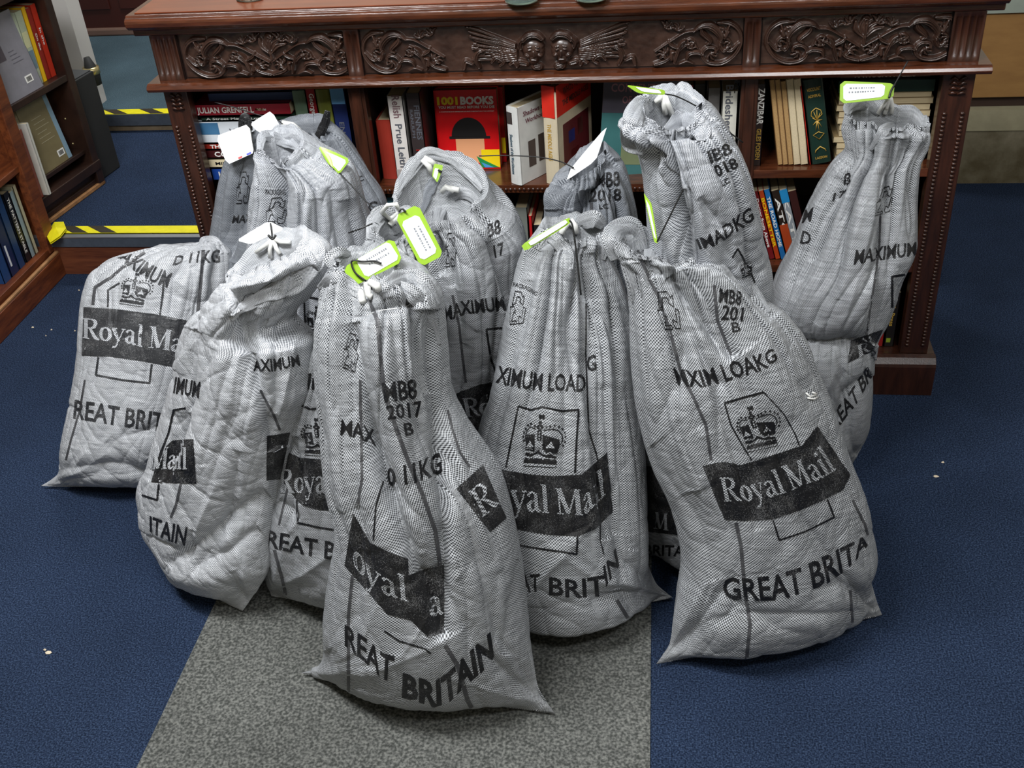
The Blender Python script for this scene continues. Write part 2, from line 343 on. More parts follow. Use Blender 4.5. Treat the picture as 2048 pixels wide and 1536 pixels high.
metal = mat('aluminium_edge', (178, 182, 188), rough=.35, metal=.8)
slab('trim_1', (-2.74, .585, .001), (-.9, .60, .104), riser_wood)
slab('trim_2', (-2.74, .580, .104), (-.9, .602, .136), nose_m)
slab('trim_3', (-2.74, .578, .136), (-.9, .60, .140), metal)
pale_strip = mat('worn_pale_wood', (130, 112, 88), rough=.7, noise=.35, nscale=20)
slab('trim_4', (-2.74, 1.515, .134), (-.9, 1.53, .158), pale_strip)
slab('trim_5', (-2.74, 1.505, .158), (-.9, 1.53, .203), nose_m)
# hazard tape
tape_m = mat('yellow_tape', (238, 226, 30), rough=.45, noise=.12, nscale=40)
black_t = mat('black_tape_stripe', (52, 46, 34), rough=.5, noise=.2, nscale=40)
def tape(y0, y1, z, x0, x1, label, stripes):
    r = empty('hazard_tape', (x0, y0, z)); tag(r, label, 'tape')
    MB().box((x0, y0, z), (x1, y1, z+.0015)).build('tape_base', tape_m, r).location = (-x0, -y0, -z)
    mb = MB()
    for a in stripes:
        wd = .055; mb.add([(a, y0, z+.0022), (a+wd, y0, z+.0022), (a+wd-.07, y1, z+.0022), (a-.07, y1, z+.0022)], [(0, 1, 2, 3)])
    mb.build('black_stripe', black_t, r).location = (-x0, -y0, -z)
tape(.605, .655, .1405, -2.05, -1.2, 'yellow hazard tape with worn black stripes along the lower step edge', [-1.93, -1.83])
tape(1.508, 1.56, .2036, -2.30, -1.2, 'black and yellow hazard tape along the upper step edge', [-2.17, -2.02, -1.88, -1.62])
cr = MB(); R2 = random.Random(3); pts = [atZ(p, .145) for p in [(92, 470), (110, 449), (128, 446), (134, 462), (122, 478), (100, 484)]]
c0 = sum(pts)/len(pts); cv = [tuple(c0+[0, 0, .018])]+[tuple(p+[0, 0, R2.uniform(-.004, .02)]) for p in pts]
cr.add(cv, [(0, 1+i, 1+(i+1) % 6) for i in range(6)]); cr.add([(x, y, z-.006) for x, y, z in cv], [(0, 1+(i+1) % 6, 1+i) for i in range(6)])
tag(cr.build('crumpled_tape', tape_m), 'crumpled end of yellow tape beside the wooden bookcase', 'tape')
# walls
slab('wall_left', (-3.75, -3.3, -.05), (-3.6, 3.45, 2.8), plaster)
slab('wall_back', (-3.6, 3.3, -.05), (.70, 3.45, 2.8), plaster)
slab('wall_inner', (.70, 1.54, -.05), (.82, 3.45, 2.8), plaster)
slab('wall_front', (-3.75, -3.3, -.05), (3.25, -3.2, 2.8), plaster)
slab('wall_right', (3.1, -3.3, -.05), (3.25, 1.54, 2.8), plaster)
slab('ceiling', (-3.75, -3.3, 2.8), (3.25, 3.45, 2.9), mat('white_ceiling', (225, 225, 220), rough=.9))
slab('floor_left_bay', (-3.6, -3.2, -.05), (-2.75, 1.53, 0), blue_carpet)
# right hand back wall, built up in bands: rough stone, cream ledge, dark gap, tan board, pale board
stone = mat('rough_dirty_plaster', (142, 134, 112), rough=.95, col2=(92, 82, 58), nscale=7, bump=.9, bscale=18)
ledge = mat('cream_painted_ledge', (170, 162, 132), rough=.7, noise=.25, nscale=10)
tan = mat('tan_board', (158, 118, 66), rough=.6, col2=(132, 94, 50), nscale=4, stretch=(1, 1, 3))
palegreen = mat('pale_green_board', (150, 158, 146), rough=.6, noise=.1)
slab('wall_right_back', (.82, 1.30, -.05), (3.1, 1.54, 2.8), plaster)
slab('baseboard_back', (.66, 1.24, 0), (3.1, 1.30, .19), stone)
slab('trim_6', (.66, 1.235, .19), (3.1, 1.30, .262), ledge)
slab('trim_7', (.66, 1.27, .262), (3.1, 1.30, .30), mat('dark_gap_wood', (52, 34, 24), rough=.7))
slab('trim_8', (.66, 1.25, .30), (3.1, 1.30, .575), tan)
slab('trim_9', (.66, 1.24, .575), (3.1, 1.30, .80), palegreen)
# ------------------------------------------------------------------ carved desk
XL, XR = -1.195, .641
desk = empty('carved_desk', ((XL+XR)/2, 0, 0)); tag(desk, 'long antique mahogany desk with carved scroll frieze and open bookshelves', 'desk')
DO = np.array(desk.location)
def dpart(mb, name, m, bevel=0, parent=None):
    o = mb.build(name, m, parent or desk, bevel)
    if parent is None: o.location = -DO
    return o
DEP = .42
prof = [(-.036, .985), (-.034, .976), (-.026, .969), (-.012, .966), (-.004, .962), (-.004, .950), (.0, .948), (DEP, .948), (DEP, 1.001), (-.022, 1.001), (-.024, .997), (-.030, .995), (-.035, .991)]
mb = MB(); mb.extr_x(prof, XL-.034, XR+.034); dpart(mb, 'desk_top', wood, .002)
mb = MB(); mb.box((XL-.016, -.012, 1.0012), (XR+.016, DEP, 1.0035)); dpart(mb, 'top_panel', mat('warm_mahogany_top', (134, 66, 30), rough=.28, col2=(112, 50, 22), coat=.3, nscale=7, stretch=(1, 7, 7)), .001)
prof = [(-.004, .842), (-.020, .842), (-.028, .838), (-.032, .831), (-.028, .824), (-.016, .820), (-.004, .818), (DEP, .818), (DEP, .842)]
mb = MB(); mb.extr_x(prof, XL-.024, XR+.024); dpart(mb, 'middle_moulding', wood, .001)
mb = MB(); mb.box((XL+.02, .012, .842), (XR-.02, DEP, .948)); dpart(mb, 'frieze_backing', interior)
def fluted(x0, x1, z0, z1, nfl, name):
    mb = MB(); wd = (x1-x0); n = nfl*8+1; xs = np.linspace(x0, x1, n); P = []
    for z, k in ((z0, 0), (z0+.012, 0), (z0+.016, 1), (z1-.012, 1), (z1-.008, 0), (z1, 0)):
        row = []
        for i, x in enumerate(xs):
            t = ((x-x0)/wd*(nfl+.6)-.3); fr = t-math.floor(t); g_ = max(0, math.sin(PI*fr))**.7 if 0 < t < nfl else 0
            row.append((x, -.001+.006*g_*k, z))
        P.append(row)
    o, _ = grid_mesh(name, np.array(P)-DO, wood_v, desk)
fluted(XL, -1.133, .842, .948, 4, 'fluted_pilaster'); fluted(.577, XR, .842, .948, 4, 'fluted_pilaster')
fluted(-.735, -.700, .842, .948, 2, 'fluted_pilaster'); fluted(.150, .185, .842, .948, 2, 'fluted_pilaster')
for a, b in ((XL, -1.133), (.577, XR), (-.735, -.70), (.15, .185)):
    mb = MB(); mb.box((a, .006, .842), (b, .03, .948)); dpart(mb, 'pilaster_core', interior)
# carved reliefs as height fields
def relief(name, x0, x1, z0, z1, strokes, W_, H_, hmax=.019, step=.0011):
    nx = int((x1-x0)/step); nz = int((z1-z0)/step); gx, gz = np.meshgrid(np.linspace(0, W_, nx), np.linspace(0, H_, nz)); h = np.zeros(gx.shape)+.03
    h += .03*noise(gx*.02, gz*.02, 3.)
    for st in strokes:
        pts, ws, ht = st[0], st[1], st[2]; veins = st[3] if len(st) > 3 else 0
        pts = np.array(pts, float)
        if len(pts) > 2:                    # smooth
            t = np.linspace(0, 1, len(pts)*5); q = []
            pp = np.vstack([2*pts[0]-pts[1], pts, 2*pts[-1]-pts[-2]]); n = len(pts)-1
            for tt in t:
                u = tt*n; i = min(int(u), n-1); u -= i; a, b, c, d = pp[i], pp[i+1], pp[i+2], pp[i+3]
                q.append(.5*((2*b)+(-a+c)*u+(2*a-5*b+4*c-d)*u*u+(-a+3*b-3*c+d)*u**3))
            w_ = np.interp(t, np.linspace(0, 1, len(ws)), ws); pts = np.array(q)
        else: w_ = np.interp(np.linspace(0, 1, len(pts)), np.linspace(0, 1, len(ws)), ws)
        lo = pts.min(0)-max(ws); hi = pts.max(0)+max(ws); m = (gx[0] >= lo[0]) & (gx[0] <= hi[0]); mz = (gz[:, 0] >= lo[1]) & (gz[:, 0] <= hi[1])
        if not m.any() or not mz.any(): continue
        ix = np.ix_(mz, m); X, Z = gx[ix], gz[ix]; best = np.full(X.shape, 9.); al = np.zeros(X.shape)
        for i in range(len(pts)-1):
            a, b = pts[i], pts[i+1]; ab = b-a; L2 = ab@ab+1e-9; u = np.clip(((X-a[0])*ab[0]+(Z-a[1])*ab[1])/L2, 0, 1)
            d = np.hypot(X-a[0]-u*ab[0], Z-a[1]-u*ab[1]); wi = w_[i]+(w_[i+1]-w_[i])*u; r = d/np.maximum(wi, 1)
            sg = ((X-a[0])*ab[1]-(Z-a[1])*ab[0])
            k = r < best; best[k] = r[k]; al[k] = (np.sign(sg)*r)[k]
        prof_ = np.where(best < 1, ht*np.sqrt(np.clip(1-best**2.2, 0, 1)), 0)
        if veins: prof_ *= 1-.28*(.5+.5*np.cos(al*PI*veins))*(best < .92)
        h[ix] = np.maximum(h[ix], prof_)
    X = x0+(x1-x0)*gx/W_; Z = z1-(z1-z0)*gz/H_; Y = .010-hmax*h
    return grid_mesh(name, np.stack([X, Y, Z], -1)-DO, carved, desk)[0]
def leafs(c, r, a0, n, ln, wd, ht=.8, spread=2.6):
    out = []
    for i in range(n):
        a = a0+spread*(i/(n-1)-.5) if n > 1 else a0
        p0 = (c[0]+r*math.cos(a)*.2, c[1]+r*math.sin(a)*.2); p1 = (c[0]+ln*.6*math.cos(a), c[1]+ln*.6*math.sin(a)); p2 = (c[0]+ln*math.cos(a+.25), c[1]+ln*math.sin(a+.25))
        out.append(([p0, p1, p2], [wd*.5, wd, wd*.45], ht*(1-.12*(i % 2)), 2))
    return out
half = [([(650,275),(560,278),(490,330),(462,410),(480,490),(530,560),(610,605),(700,600),(752,560),(755,505),(715,470),(665,480),(655,515)], [10,24,20,16,22,18,24,22,18,16,18,14,12], .75, 2),
 ([(830,335),(775,300),(705,300),(648,345),(620,400),(625,455)], [10,26,38,34,22,10], 1.0, 4), ([(780,310),(760,360),(700,420),(725,445)], [14,28,20,12], .85, 3),
 ([(820,335),(900,345),(1000,405),(1135,495)], [14,9,8,6], .7), ([(560,470),(600,500),(625,440),(610,400)], [14,22,18,8], .9, 3), ([(480,440),(540,500),(600,485)], [10,20,12], .8, 2),
 ([(560,345),(585,385),(560,300)], [10,20,10], .75), ([(1135,600),(1080,585),(1030,560),(990,500)], [20,26,20,8], .8, 3), ([(980,590),(960,520),(930,440),(900,410)], [16,22,18,10], .95, 3), ([(950,500),(900,450),(865,440)], [12,16,8], .8, 2),
 ([(960,470),(1010,440),(1025,410)], [12,18,8], .85, 2), ([(760,530),(800,510),(860,520),(880,560)], [12,26,26,12], .85, 3), ([(830,600),(880,580),(940,600)], [8,14,8], .7), ([(1000,560),(1000,510),(985,500)], [18,20,14], .85), ([(1040,560),(1065,530),(1090,545)], [12,22,12], .8, 2)]
def mir(st, cx): return [([(2*cx-x, y) for x, y in s[0]], s[1], s[2])+tuple(s[3:]) for s in st]
def sh(st, f): return [([f(p) for p in s[0]], [w_*f.k for w_ in s[1]], s[2])+tuple(s[3:]) for s in st]
for c_, a_ in (((700, 520), 2.2), ((880, 470), -2.2), ((1060, 520), -1.2), ((600, 320), 1.0), ((820, 420), .6), ((960, 330), -1.8), ((1060, 300), -2.4), ((540, 430), .4)):
    half += leafs(c_, 8, a_, 4, 62, 12, .72, 2.2)
palm = leafs((1160, 420), 10, -PI/2, 5, 150, 26, .75, 1.5)+[([(1160, 470), (1160, 280)], [14, 34], .8, 3)]
side = half+mir(half, 1145)+palm
off = lambda st, dx, dz=0: [([(x-dx, y-dz) for x, y in s[0]], s[1], s[2])+tuple(s[3:]) for s in st]
relief('carved_scroll_panel', -1.129, -.737, .846, .946, off(side, 430, 240), 1320, 380)
relief('carved_scroll_panel', .189, .573, .846, .946, off(side, 430, 240), 1320, 380)
# middle panel: scrolls, wings and two cherub heads (units: crop of 3.66 px per px)
def fm(p): return ((p[0]-430)*.93-20, (p[1]-245)*.96)
fm.k = .93
lh = sh([s for s in half], fm)
cx0 = 1430.
wings = []
for i in range(9):
    y = 60+i*26; wings.append(([(1180, 150+i*13), (1050, 90+i*22), (900-20*(i % 3), 25+i*30), (820+i*18, 5+i*32)], [14, 13, 12, 6], .62+.06*(i % 3), 2))
for i in range(5): wings.append(([(1190, 200+i*18), (1090, 215+i*16), (1000+i*12, 235+i*14)], [16, 14, 8], .75, 2))
head = [([(1318, 190), (1322, 205)], [92, 84], 1.25), ([(1318, 258), (1320, 275)], [52, 44], 1.2), ([(1250, 120), (1290, 85), (1350, 80), (1390, 110)], [26, 30, 30, 22], 1.35, 4), ([(1232, 180), (1225, 140), (1245, 110)], [16, 26, 18], 1.3, 3),
        ([(1326, 200), (1330, 240)], [9, 15], 1.5), ([(1290, 188), (1305, 186)], [13, 13], 1.42), ([(1350, 186), (1364, 190)], [13, 13], 1.42), ([(1285, 168), (1310, 162)], [7, 7], 1.38), ([(1345, 162), (1368, 168)], [7, 7], 1.38), ([(1308, 268), (1346, 268)], [9, 9], 1.42),
        ([(1272, 232), (1282, 240)], [26, 24], 1.32), ([(1368, 232), (1376, 236)], [24, 22], 1.32)]
blobs = [([(1220, 300), (1260, 310)], [34, 30], .9, 3), ([(1330, 330), (1360, 335)], [38, 34], .85, 5), ([(1140, 310), (1170, 290), (1190, 330)], [20, 30, 20], .8, 3), ([(1000, 290), (1040, 250), (1090, 290), (1060, 320)], [16, 26, 22, 14], .85, 3), ([(900, 330), (880, 270), (900, 210), (950, 190)], [18, 26, 22, 12], .9, 3), ([(780, 340), (800, 280), (850, 300)], [16, 24, 14], .8, 2)]
mleft = lh+wings+head+blobs
W2 = 2*cx0
relief('carved_cherub_panel', -.698, .148, .846, .946, mleft+mir(mleft, cx0), W2, 360, hmax=.016)
# lower pilasters with beaded edges
for a, b in ((XL, -1.137), (.574, XR)):
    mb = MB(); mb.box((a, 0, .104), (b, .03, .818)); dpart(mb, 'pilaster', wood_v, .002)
    wd = b-a
    for xx in (a+wd*.22, b-wd*.22):
        mb = MB()
        for i in range(62): mb.ball((xx, -.001, .13+i*.0098), .0046, 6, 4, (1.3, .9, .95))
        dpart(mb, 'bead_trim', wood_v)
    mb = MB()
    for i in range(4):                        # carved block at the top
        for s_ in (-1, 1): mb.tube([((a+b)/2, -.002, .772+i*.01), ((a+b)/2+s_*wd*.16, -.005, .777+i*.011), ((a+b)/2+s_*wd*.26, -.001, .772+i*.011)], [.002, .004, .001], 6)
    dpart(mb, 'carved_block', wood_v)
for a, b in ((-.745, -.706), (.150, .187)):
    mb = MB(); mb.box((a, 0, .104), (b, .03, .818)); mb.box((a+.008, -.004, .104), (b-.008, 0, .818)); dpart(mb, 'divider_front', wood_v, .0015)
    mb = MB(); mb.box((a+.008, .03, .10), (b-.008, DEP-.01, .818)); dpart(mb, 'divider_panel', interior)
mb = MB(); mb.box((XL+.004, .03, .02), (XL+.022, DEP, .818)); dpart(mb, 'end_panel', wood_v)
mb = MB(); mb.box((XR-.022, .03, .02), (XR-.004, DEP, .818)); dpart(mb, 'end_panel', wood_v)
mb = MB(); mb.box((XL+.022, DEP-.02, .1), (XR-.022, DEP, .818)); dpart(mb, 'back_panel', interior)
prof = [(0, .104), (-.008, .108), (-.020, .104), (-.026, .098), (-.032, .092), (-.034, .084), (-.034, 0), (DEP, 0), (DEP, .104)]
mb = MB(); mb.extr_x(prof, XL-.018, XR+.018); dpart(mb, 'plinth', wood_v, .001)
S1, S2, S3, S4 = .555, .567, .598, .352
def shelf(x0, x1, z, beads=False, y0=.0):
    mb = MB(); mb.box((x0, y0+.004, z-.02), (x1, DEP-.02, z)); o = dpart(mb, 'shelf', wood, .001)
    if beads:
        m2 = MB()
        for i in range(int((x1-x0)/.011)): m2.ball((x0+.006+i*.011, y0+.001, z-.010), .0042, 6, 4, (1.1, .7, 1))
        b_ = m2.build('shelf_beading', wood_v, o)
    return o
shelf(-1.117, -.745, .545, True); shelf(-.706, .150, S2, True); shelf(.187, .60, S3)
shelf(.187, .60, S4); shelf(-1.117, -.745, .32); shelf(-.706, .150, .33)
# ------------------------------------------------------------------ books
paper = mat('page_edges', (214, 196, 158), rough=.85, noise=.25, nscale=5, stretch=(1, 60, 60))
paper_tan = mat('tanned_page_edges', (186, 148, 96), rough=.85, noise=.25, nscale=5, stretch=(60, 1, 60))
paper_cream = mat('cream_page_edges', (222, 204, 168), rough=.85, noise=.15, nscale=5, stretch=(60, 1, 60))
def cov(c, r=.35): return mat('cover_%d_%d_%d' % c, c, rough=r, noise=.12, nscale=25)
white_p = mat('white_lettering', (238, 236, 230), rough=.5); black_p = mat('black_lettering', (24, 22, 22), rough=.5); gold_p = mat('gold_lettering', (196, 158, 70), rough=.4)
def textmesh(s, w_, h_, m, parent, M4, name='title_lettering', bold=.02, depth=.0):
    bm = text_bm0(s, bold); x0 = min(v.co.x for v in bm.verts); x1 = max(v.co.x for v in bm.verts)
    for v in bm.verts: v.co.x = (v.co.x-x0)/(x1-x0)*w_; v.co.y = v.co.y/.729*h_
    bmesh.ops.transform(bm, matrix=M4, verts=bm.verts[:]); me = bpy.data.meshes.new(name); bm.to_mesh(me); bm.free(); return link(name, me, m, parent)
def text_bm0(s, bold):
    cu = bpy.data.curves.new('t', 'FONT'); cu.body = s; cu.size = 1; cu.offset = bold; cu.resolution_u = 2; cu.fill_mode = 'FRONT'
    o = bpy.data.objects.new('t', cu); C.objects.link(o); dg = bpy.context.evaluated_depsgraph_get(); dg.update()
    me = bpy.data.meshes.new_from_object(o.evaluated_get(dg)); bpy.data.objects.remove(o); bpy.data.curves.remove(cu)
    bm = bmesh.new(); bm.from_mesh(me); bpy.data.meshes.remove(me); return bm
# book frame: x thickness (0..t), y depth (0 spine .. d), z height (0..h)
def book(label, t, h, d, loc, rot=(0, 0, 0), col=(120, 30, 30), titles=(), patches=(), pages=None, group=None, paperback=True, spine='book'):
    r = empty('book', loc, rot); tag(r, label, 'book', group)
    ct = .0018 if paperback else .0028; mb = MB()
    n = 6; rs = [] 
    if paperback: mb.box((0, 0, 0), (t, ct, h))
    else:
        for i in range(n): 
            a0, a1 = PI*i/n, PI*(i+1)/n; mb.add([(t/2-t/2*math.cos(a0), -.004*math.sin(a0), 0), (t/2-t/2*math.cos(a1), -.004*math.sin(a1), 0), (t/2-t/2*math.cos(a1), -.004*math.sin(a1), h), (t/2-t/2*math.cos(a0), -.004*math.sin(a0), h)], [(0, 1, 2, 3)], True)
        mb.box((0, 0, 0), (t, ct, h))
    mb.box((0, 0, 0), (ct, d, h)); mb.box((t-ct, 0, 0), (t, d, h)); c_ = mb.build('cover', cov(col), r)
    g_ = .0005 if paperback else .004
    MB().box((ct, ct, g_), (t-ct, d-(g_ if not paperback else -.0002), h-g_)).build('page_block', pages or paper, r)
    for tt in titles:                       # (text, face, x, z, w, h, material, vertical)  face: 's' spine, 'f' front cover (+x side), 'b' left cover (-x side)
        s, face, x, z, w_, hh, m = tt[:7]; vert = tt[7] if len(tt) > 7 else 0; e = -.0006 if paperback else -.0048
        R = Matrix.Rotation(PI/2, 4, 'X')   # lies in xz plane facing -y
        if face == 's': M4 = Matrix.Translation((x, e, z)) @ R @ (Matrix.Rotation(-PI/2, 4, 'Z') if vert else Matrix())
        elif face == 'f': M4 = Matrix.Translation((t+.0013, x, z)) @ Matrix.Rotation(PI/2, 4, 'Z') @ R
        else: M4 = Matrix.Translation((-.0006, x, z)) @ Matrix.Rotation(-PI/2, 4, 'Z') @ R
        textmesh(s, w_, hh, m, r, M4)
    for pt in patches:                      # (name, face, x0, z0, x1, z1, colour)
        nm, face, x0, z0, x1, z1, c = pt; mb = MB(); e = .0005 if paperback else .0046
        if face == 's': mb.box((x0, -e, z0), (x1, .0001, z1))
        elif face == 'f': mb.box((t-.0001, x0, z0), (t+.0004, x1, z1))
        else: mb.box((-.0004, x0, z0), (.0001, x1, z1))
        mb.build(nm, cov(c), r)
    return r
def up_book(label, xl, xr, ytop, zb, yw, col, d=.15, lean=0, **k):      # upright; px left/right of the spine at mid height, px of its top
    a = atY((xl, ytop), yw); b = atY((xr, ytop), yw); t = b[0]-a[0]; h = (a[2]+b[2])/2-zb-.001
    return book(label, t, h, d, (a[0], yw, zb+.0005+max(0, math.sin(abs(lean))*t*(1 if lean > 0 else 0))), (0, lean, 0), col, **k)
# --- left bay: a pile of books lying flat, spines outwards
G1 = 'books lying in a pile in the left bay'
def flat(label, xl, xr, yt, yb, yw, col, d=.14, titles=(), patches=(), pages=None, group=G1):
    a = atY((xl, yb), yw); b = atY((xr, yb), yw); top = atY((xl, yt), yw); t = top[2]-a[2]; h = b[0]-a[0]
    # rotate so height runs along +x: local z -> +x, local x -> up
    return book(label, max(t, .006), h, d, (a[0], yw, top[2]), (0, PI/2, 0), col, titles, patches, pages, group)
PL = []
z = .5455
def pile(label, xl, xr, th, col, d=.15, titles=(), patches=(), yw=.05, rz=0):
    global z
    a = atY((xl, 300), yw); b = atY((xr, 300), yw); r = book(label, th, b[0]-a[0], d, (a[0], yw, z+th), (0, PI/2, rz), col, titles, patches, None, G1); z += th+.0006; return r
W_ = white_p
# stacked from the shelf up; titles sit on the spine and read left to right
def lt(s, x, w_, hh, m, th): return (s, 's', th*.5-hh/2, x, w_, hh, m, 2)
def pile2(label, x0, x1, yt, yb, col, text=None, d=.15, patches=(), yw=.05):
    a = atY((x0, yb), yw); b = atY((x1, yb), yw); tp = atY((x0, yt), yw); th = max(tp[2]-a[2]-.0006, .006)
    r = book(label, th, b[0]-a[0], d, (a[0], yw, tp[2]), (0, PI/2, 0), col, (), patches, None, G1)
    if text:
        for (s, fx, fw, hh, m) in text:
            L_ = b[0]-a[0]; M4 = Matrix.Translation((th*.5+hh*th/2, -.0007, fx*L_)) @ Matrix(((0, -1, 0, 0), (0, 0, -1, 0), (1, 0, 0, 0), (0, 0, 0, 1)))
            textmesh(s, fw*L_, hh*th, m, r, M4)
    return r
pile2('brown book at the bottom of the left pile', 455, 590, 362, 385, (74, 44, 30))
pile2('book with bright blue spine low in the left pile', 428, 590, 337, 361, (34, 74, 160), [('K', .08, .07, .5, W_)])
pile2('cream paperback with black lettering in the left pile', 420, 588, 318, 336, (226, 212, 176), [('MILK CHO', .08, .4, .35, black_p)])
pile2('dark maroon book with pale lettering in the left pile', 414, 588, 300, 317, (70, 26, 28), [('COU', .1, .22, .6, W_)])
pile2('thin brick red book in the left pile', 408, 585, 287.5, 299.5, (150, 44, 34), [('THE', .08, .15, .65, W_)])
pile2('white book with a blue picture on its spine, in the left pile', 398, 584, 243, 287, (226, 232, 238), [('WIT', .36, .2, .33, mat('grey_lettering', (90, 92, 100), rough=.5))], patches=[('cover_picture', 's', .004, .008, .034, .060, (70, 120, 160))])
pile2('thin green book under the crimson one', 404, 590, 234, 242.5, (46, 74, 58), [('A Street Map of London', .05, .7, .6, white_p)])
pile2('crimson book with large white lettering near the top of the left pile', 393, 583, 209, 233, (146, 22, 38), [('JULIAN GRENFELL', .02, .60, .50, W_), ('Nicholas', .64, .11, .22, W_), ('Mosley', .64, .09, .2, gold_p)], yw=.04)
pile2('navy blue book on top of the left pile', 420, 592, 186, 208, (30, 48, 92), yw=.06)
def S(s, t, z0, w_, hh, m): return (s, 's', t*.5-hh*.5, z0, w_, hh, m, 1)
up_book('faded sage green hardback right of the pile', 583, 608, 180, .5455, .05, (108, 132, 108), paperback=False)
up_book('red paperback with small cream lettering beside the sage green book', 609, 629, 178, .5455, .05, (156, 30, 36), titles=[S('Georgette', .028, .24, .07, .012, white_p), S('Charade', .028, .15, .06, .012, gold_p)])
up_book('olive green hardback in the left bay', 630, 658, 178, .5455, .05, (118, 124, 52), paperback=False)
up_book('dark blue book with a light blue round badge in the left bay', 659, 690, 184, .5455, .045, (30, 42, 88), titles=[S('ENGLISH', .036, .17, .09, .012, mat('grey_lettering', (90, 92, 100)))], patches=[('badge_panel', 's', .001, .215, .034, .262, (112, 172, 222))])
# --- middle bay
up_book('old plain red cloth book at the left end of the middle shelf', 751, 783, 240, S2, .05, (150, 50, 38), paperback=False)
a = .042
up_book('tall white book with grey script lettering beside the old red one', 772.5, 804, 192, S2, .035, (226, 220, 214), lean=0, titles=[('Relish', 's', .012, .215, .055, .019, mat('pinkish_grey_lettering', (128, 100, 104)), 1), ('Prue Leith', 's', .012, .145, .11, .017, mat('grey_lettering', (90, 92, 100)), 1)], patches=[('grey_foot', 's', .001, .0005, .034, .030, (176, 168, 164))])
up_book('dark paperback with grey and red lettering next to the tall white book', 810, 838, 186, S2, .035, (58, 50, 50), titles=[('FIENNES', 's', .017, .19, .085, .013, mat('grey_lettering', (90, 92, 100)), 1), ('RANULPH', 's', .006, .18, .07, .007, mat('grey_lettering', (90, 92, 100)), 1), ('MY HERO', 's', .010, .08, .06, .012, mat('red_lettering', (190, 36, 30)), 1)])
# face-out red book: cover faces the room
def face_book(label, p_tl, p_br_x, zb, yw, t, col, tilt=-.10, yaw=0.0):
    a = atY(p_tl, yw); b = atY((p_br_x, p_tl[1]), yw); w_ = b[0]-a[0]; h = a[2]-zb
    r = empty('book', (a[0], yw, zb+.001), (tilt, 0, yaw)); tag(r, label, 'book')
    mb = MB(); mb.box((0, 0, 0), (w_, .003, h)); mb.box((0, t-.003, 0), (w_, t, h)); mb.box((0, 0, 0), (.003, t, h)); mb.build('cover', cov(col, .3), r)
    MB().box((.003, .003, .001), (w_-.002, t-.003, h-.002)).build('page_block', paper, r); return r, w_, h
r, w_, h = face_book('upright red book facing out with yellow and white title and a black dome shape', (863, 187), 990, S2, .10, .035, (222, 22, 26))
R90 = Matrix.Rotation(PI/2, 4, 'X')
yel = mat('yellow_print', (246, 214, 20), rough=.35)
textmesh('1001', w_*.33, h*.095, yel, r, Matrix.Translation((w_*.05, -.0008, h*.825)) @ R90, bold=.05)
textmesh('BOOKS', w_*.53, h*.095, white_p, r, Matrix.Translation((w_*.42, -.0008, h*.825)) @ R90, bold=.05)
textmesh('YOU MUST READ BEFORE YOU DIE', w_*.90, h*.032, white_p, r, Matrix.Translation((w_*.06, -.0008, h*.775)) @ R90, bold=.03)
textmesh('A COMPREHENSIVE REFERENCE SOURCE CHRONICLING THE HISTORY', w_*.88, h*.012, white_p, r, Matrix.Translation((w_*.07, -.0008, h*.73)) @ R90)
mb = MB(); n = 20; mb.add([(w_*.52, -.0007, h*.42)]+[(w_*(.52+.28*math.cos(PI*i/n)), -.0007, h*(.42+.24*math.sin(PI*i/n))) for i in range(n+1)], [(0, 1+i, 2+i) for i in range(n)]); mb.box((w_*.20, -.0007, h*.39), (w_*.86, 0, h*.425)); mb.build('cover_picture', black_p, r)
mb = MB(); mb.box((w_*.30, -.0005, h*.08), (w_*.76, 0, h*.39)); mb.build('cover_picture', mat('peach_print', (236, 168, 122), rough=.4), r)
mb = MB(); mb.box((w_*.70, -.0009, h*.02), (w_*.995, 0, h*.25)); mb.build('cover_picture', yel, r)
mb = MB(); mb.add([(w_*.62, -.0011, h*.17), (w_*.70, -.0011, h*.02), (w_*.98, -.0011, h*.02), (w_*.78, -.0011, h*.10)], [(0, 1, 2, 3)]); mb.build('cover_picture', mat('green_print', (30, 140, 70), rough=.4), r)
mb = MB(); mb.add([(w_*.69, -.0014, h*.09), (w_*.75, -.0014, h*.02), (w_*.90, -.0014, h*.02)], [(0, 1, 2)]); mb.build('cover_picture', mat('blue_print', (70, 150, 210), rough=.4), r)
r, w_, h = face_book('second red and yellow book standing behind the red one that faces out', (872, 182), 1003, S2, .142, .03, (190, 24, 26))
mb = MB(); mb.box((w_*.8, -.0009, h*.12), (w_*1.0, 0, h*.33)); mb.build('cover_picture', yel, r)
# books turned so that spine and front cover both show: yaw about z
def ang_book(label, p_sl, x_sr, x_cr, zb, yw, col, yaw, d, h_px_top, titles=(), patches=(), pb=False):
    a = atY((p_sl[0], h_px_top), yw); b = atY((x_sr, h_px_top), yw); t = (b[0]-a[0])/math.cos(yaw); h = a[2]-zb
    return book(label, t, h, d, (a[0], yw, zb+.001), (0, 0, yaw), col, titles, patches, paperback=pb), t, h
dk = mat('dark_brown_lettering', (70, 50, 44))
bk, t, h = ang_book('white book with a photo of two people in dark aprons, turned on the middle shelf', (1012, 0), 1036, 0, S2, .02, (226, 226, 222), -.62, .13, 212,
   titles=[('Shadows of', 'f', .018, .165, .075, .012, mat('plum_lettering', (110, 50, 62))), ('Workhouse', 'f', .024, .146, .075, .012, mat('plum_lettering', (110, 50, 62))), ('Shadows of the Workhouse', 's', .010, .125, .10, .009, mat('teal_lettering', (60, 92, 110)), 1)],
   patches=[('cover_picture', 'f', .030, .035, .055, .100, (86, 74, 70)), ('cover_picture', 'f', .066, .038, .086, .105, (74, 62, 58)), ('spine_picture', 's', .004, .15, .020, .178, (70, 62, 60))])
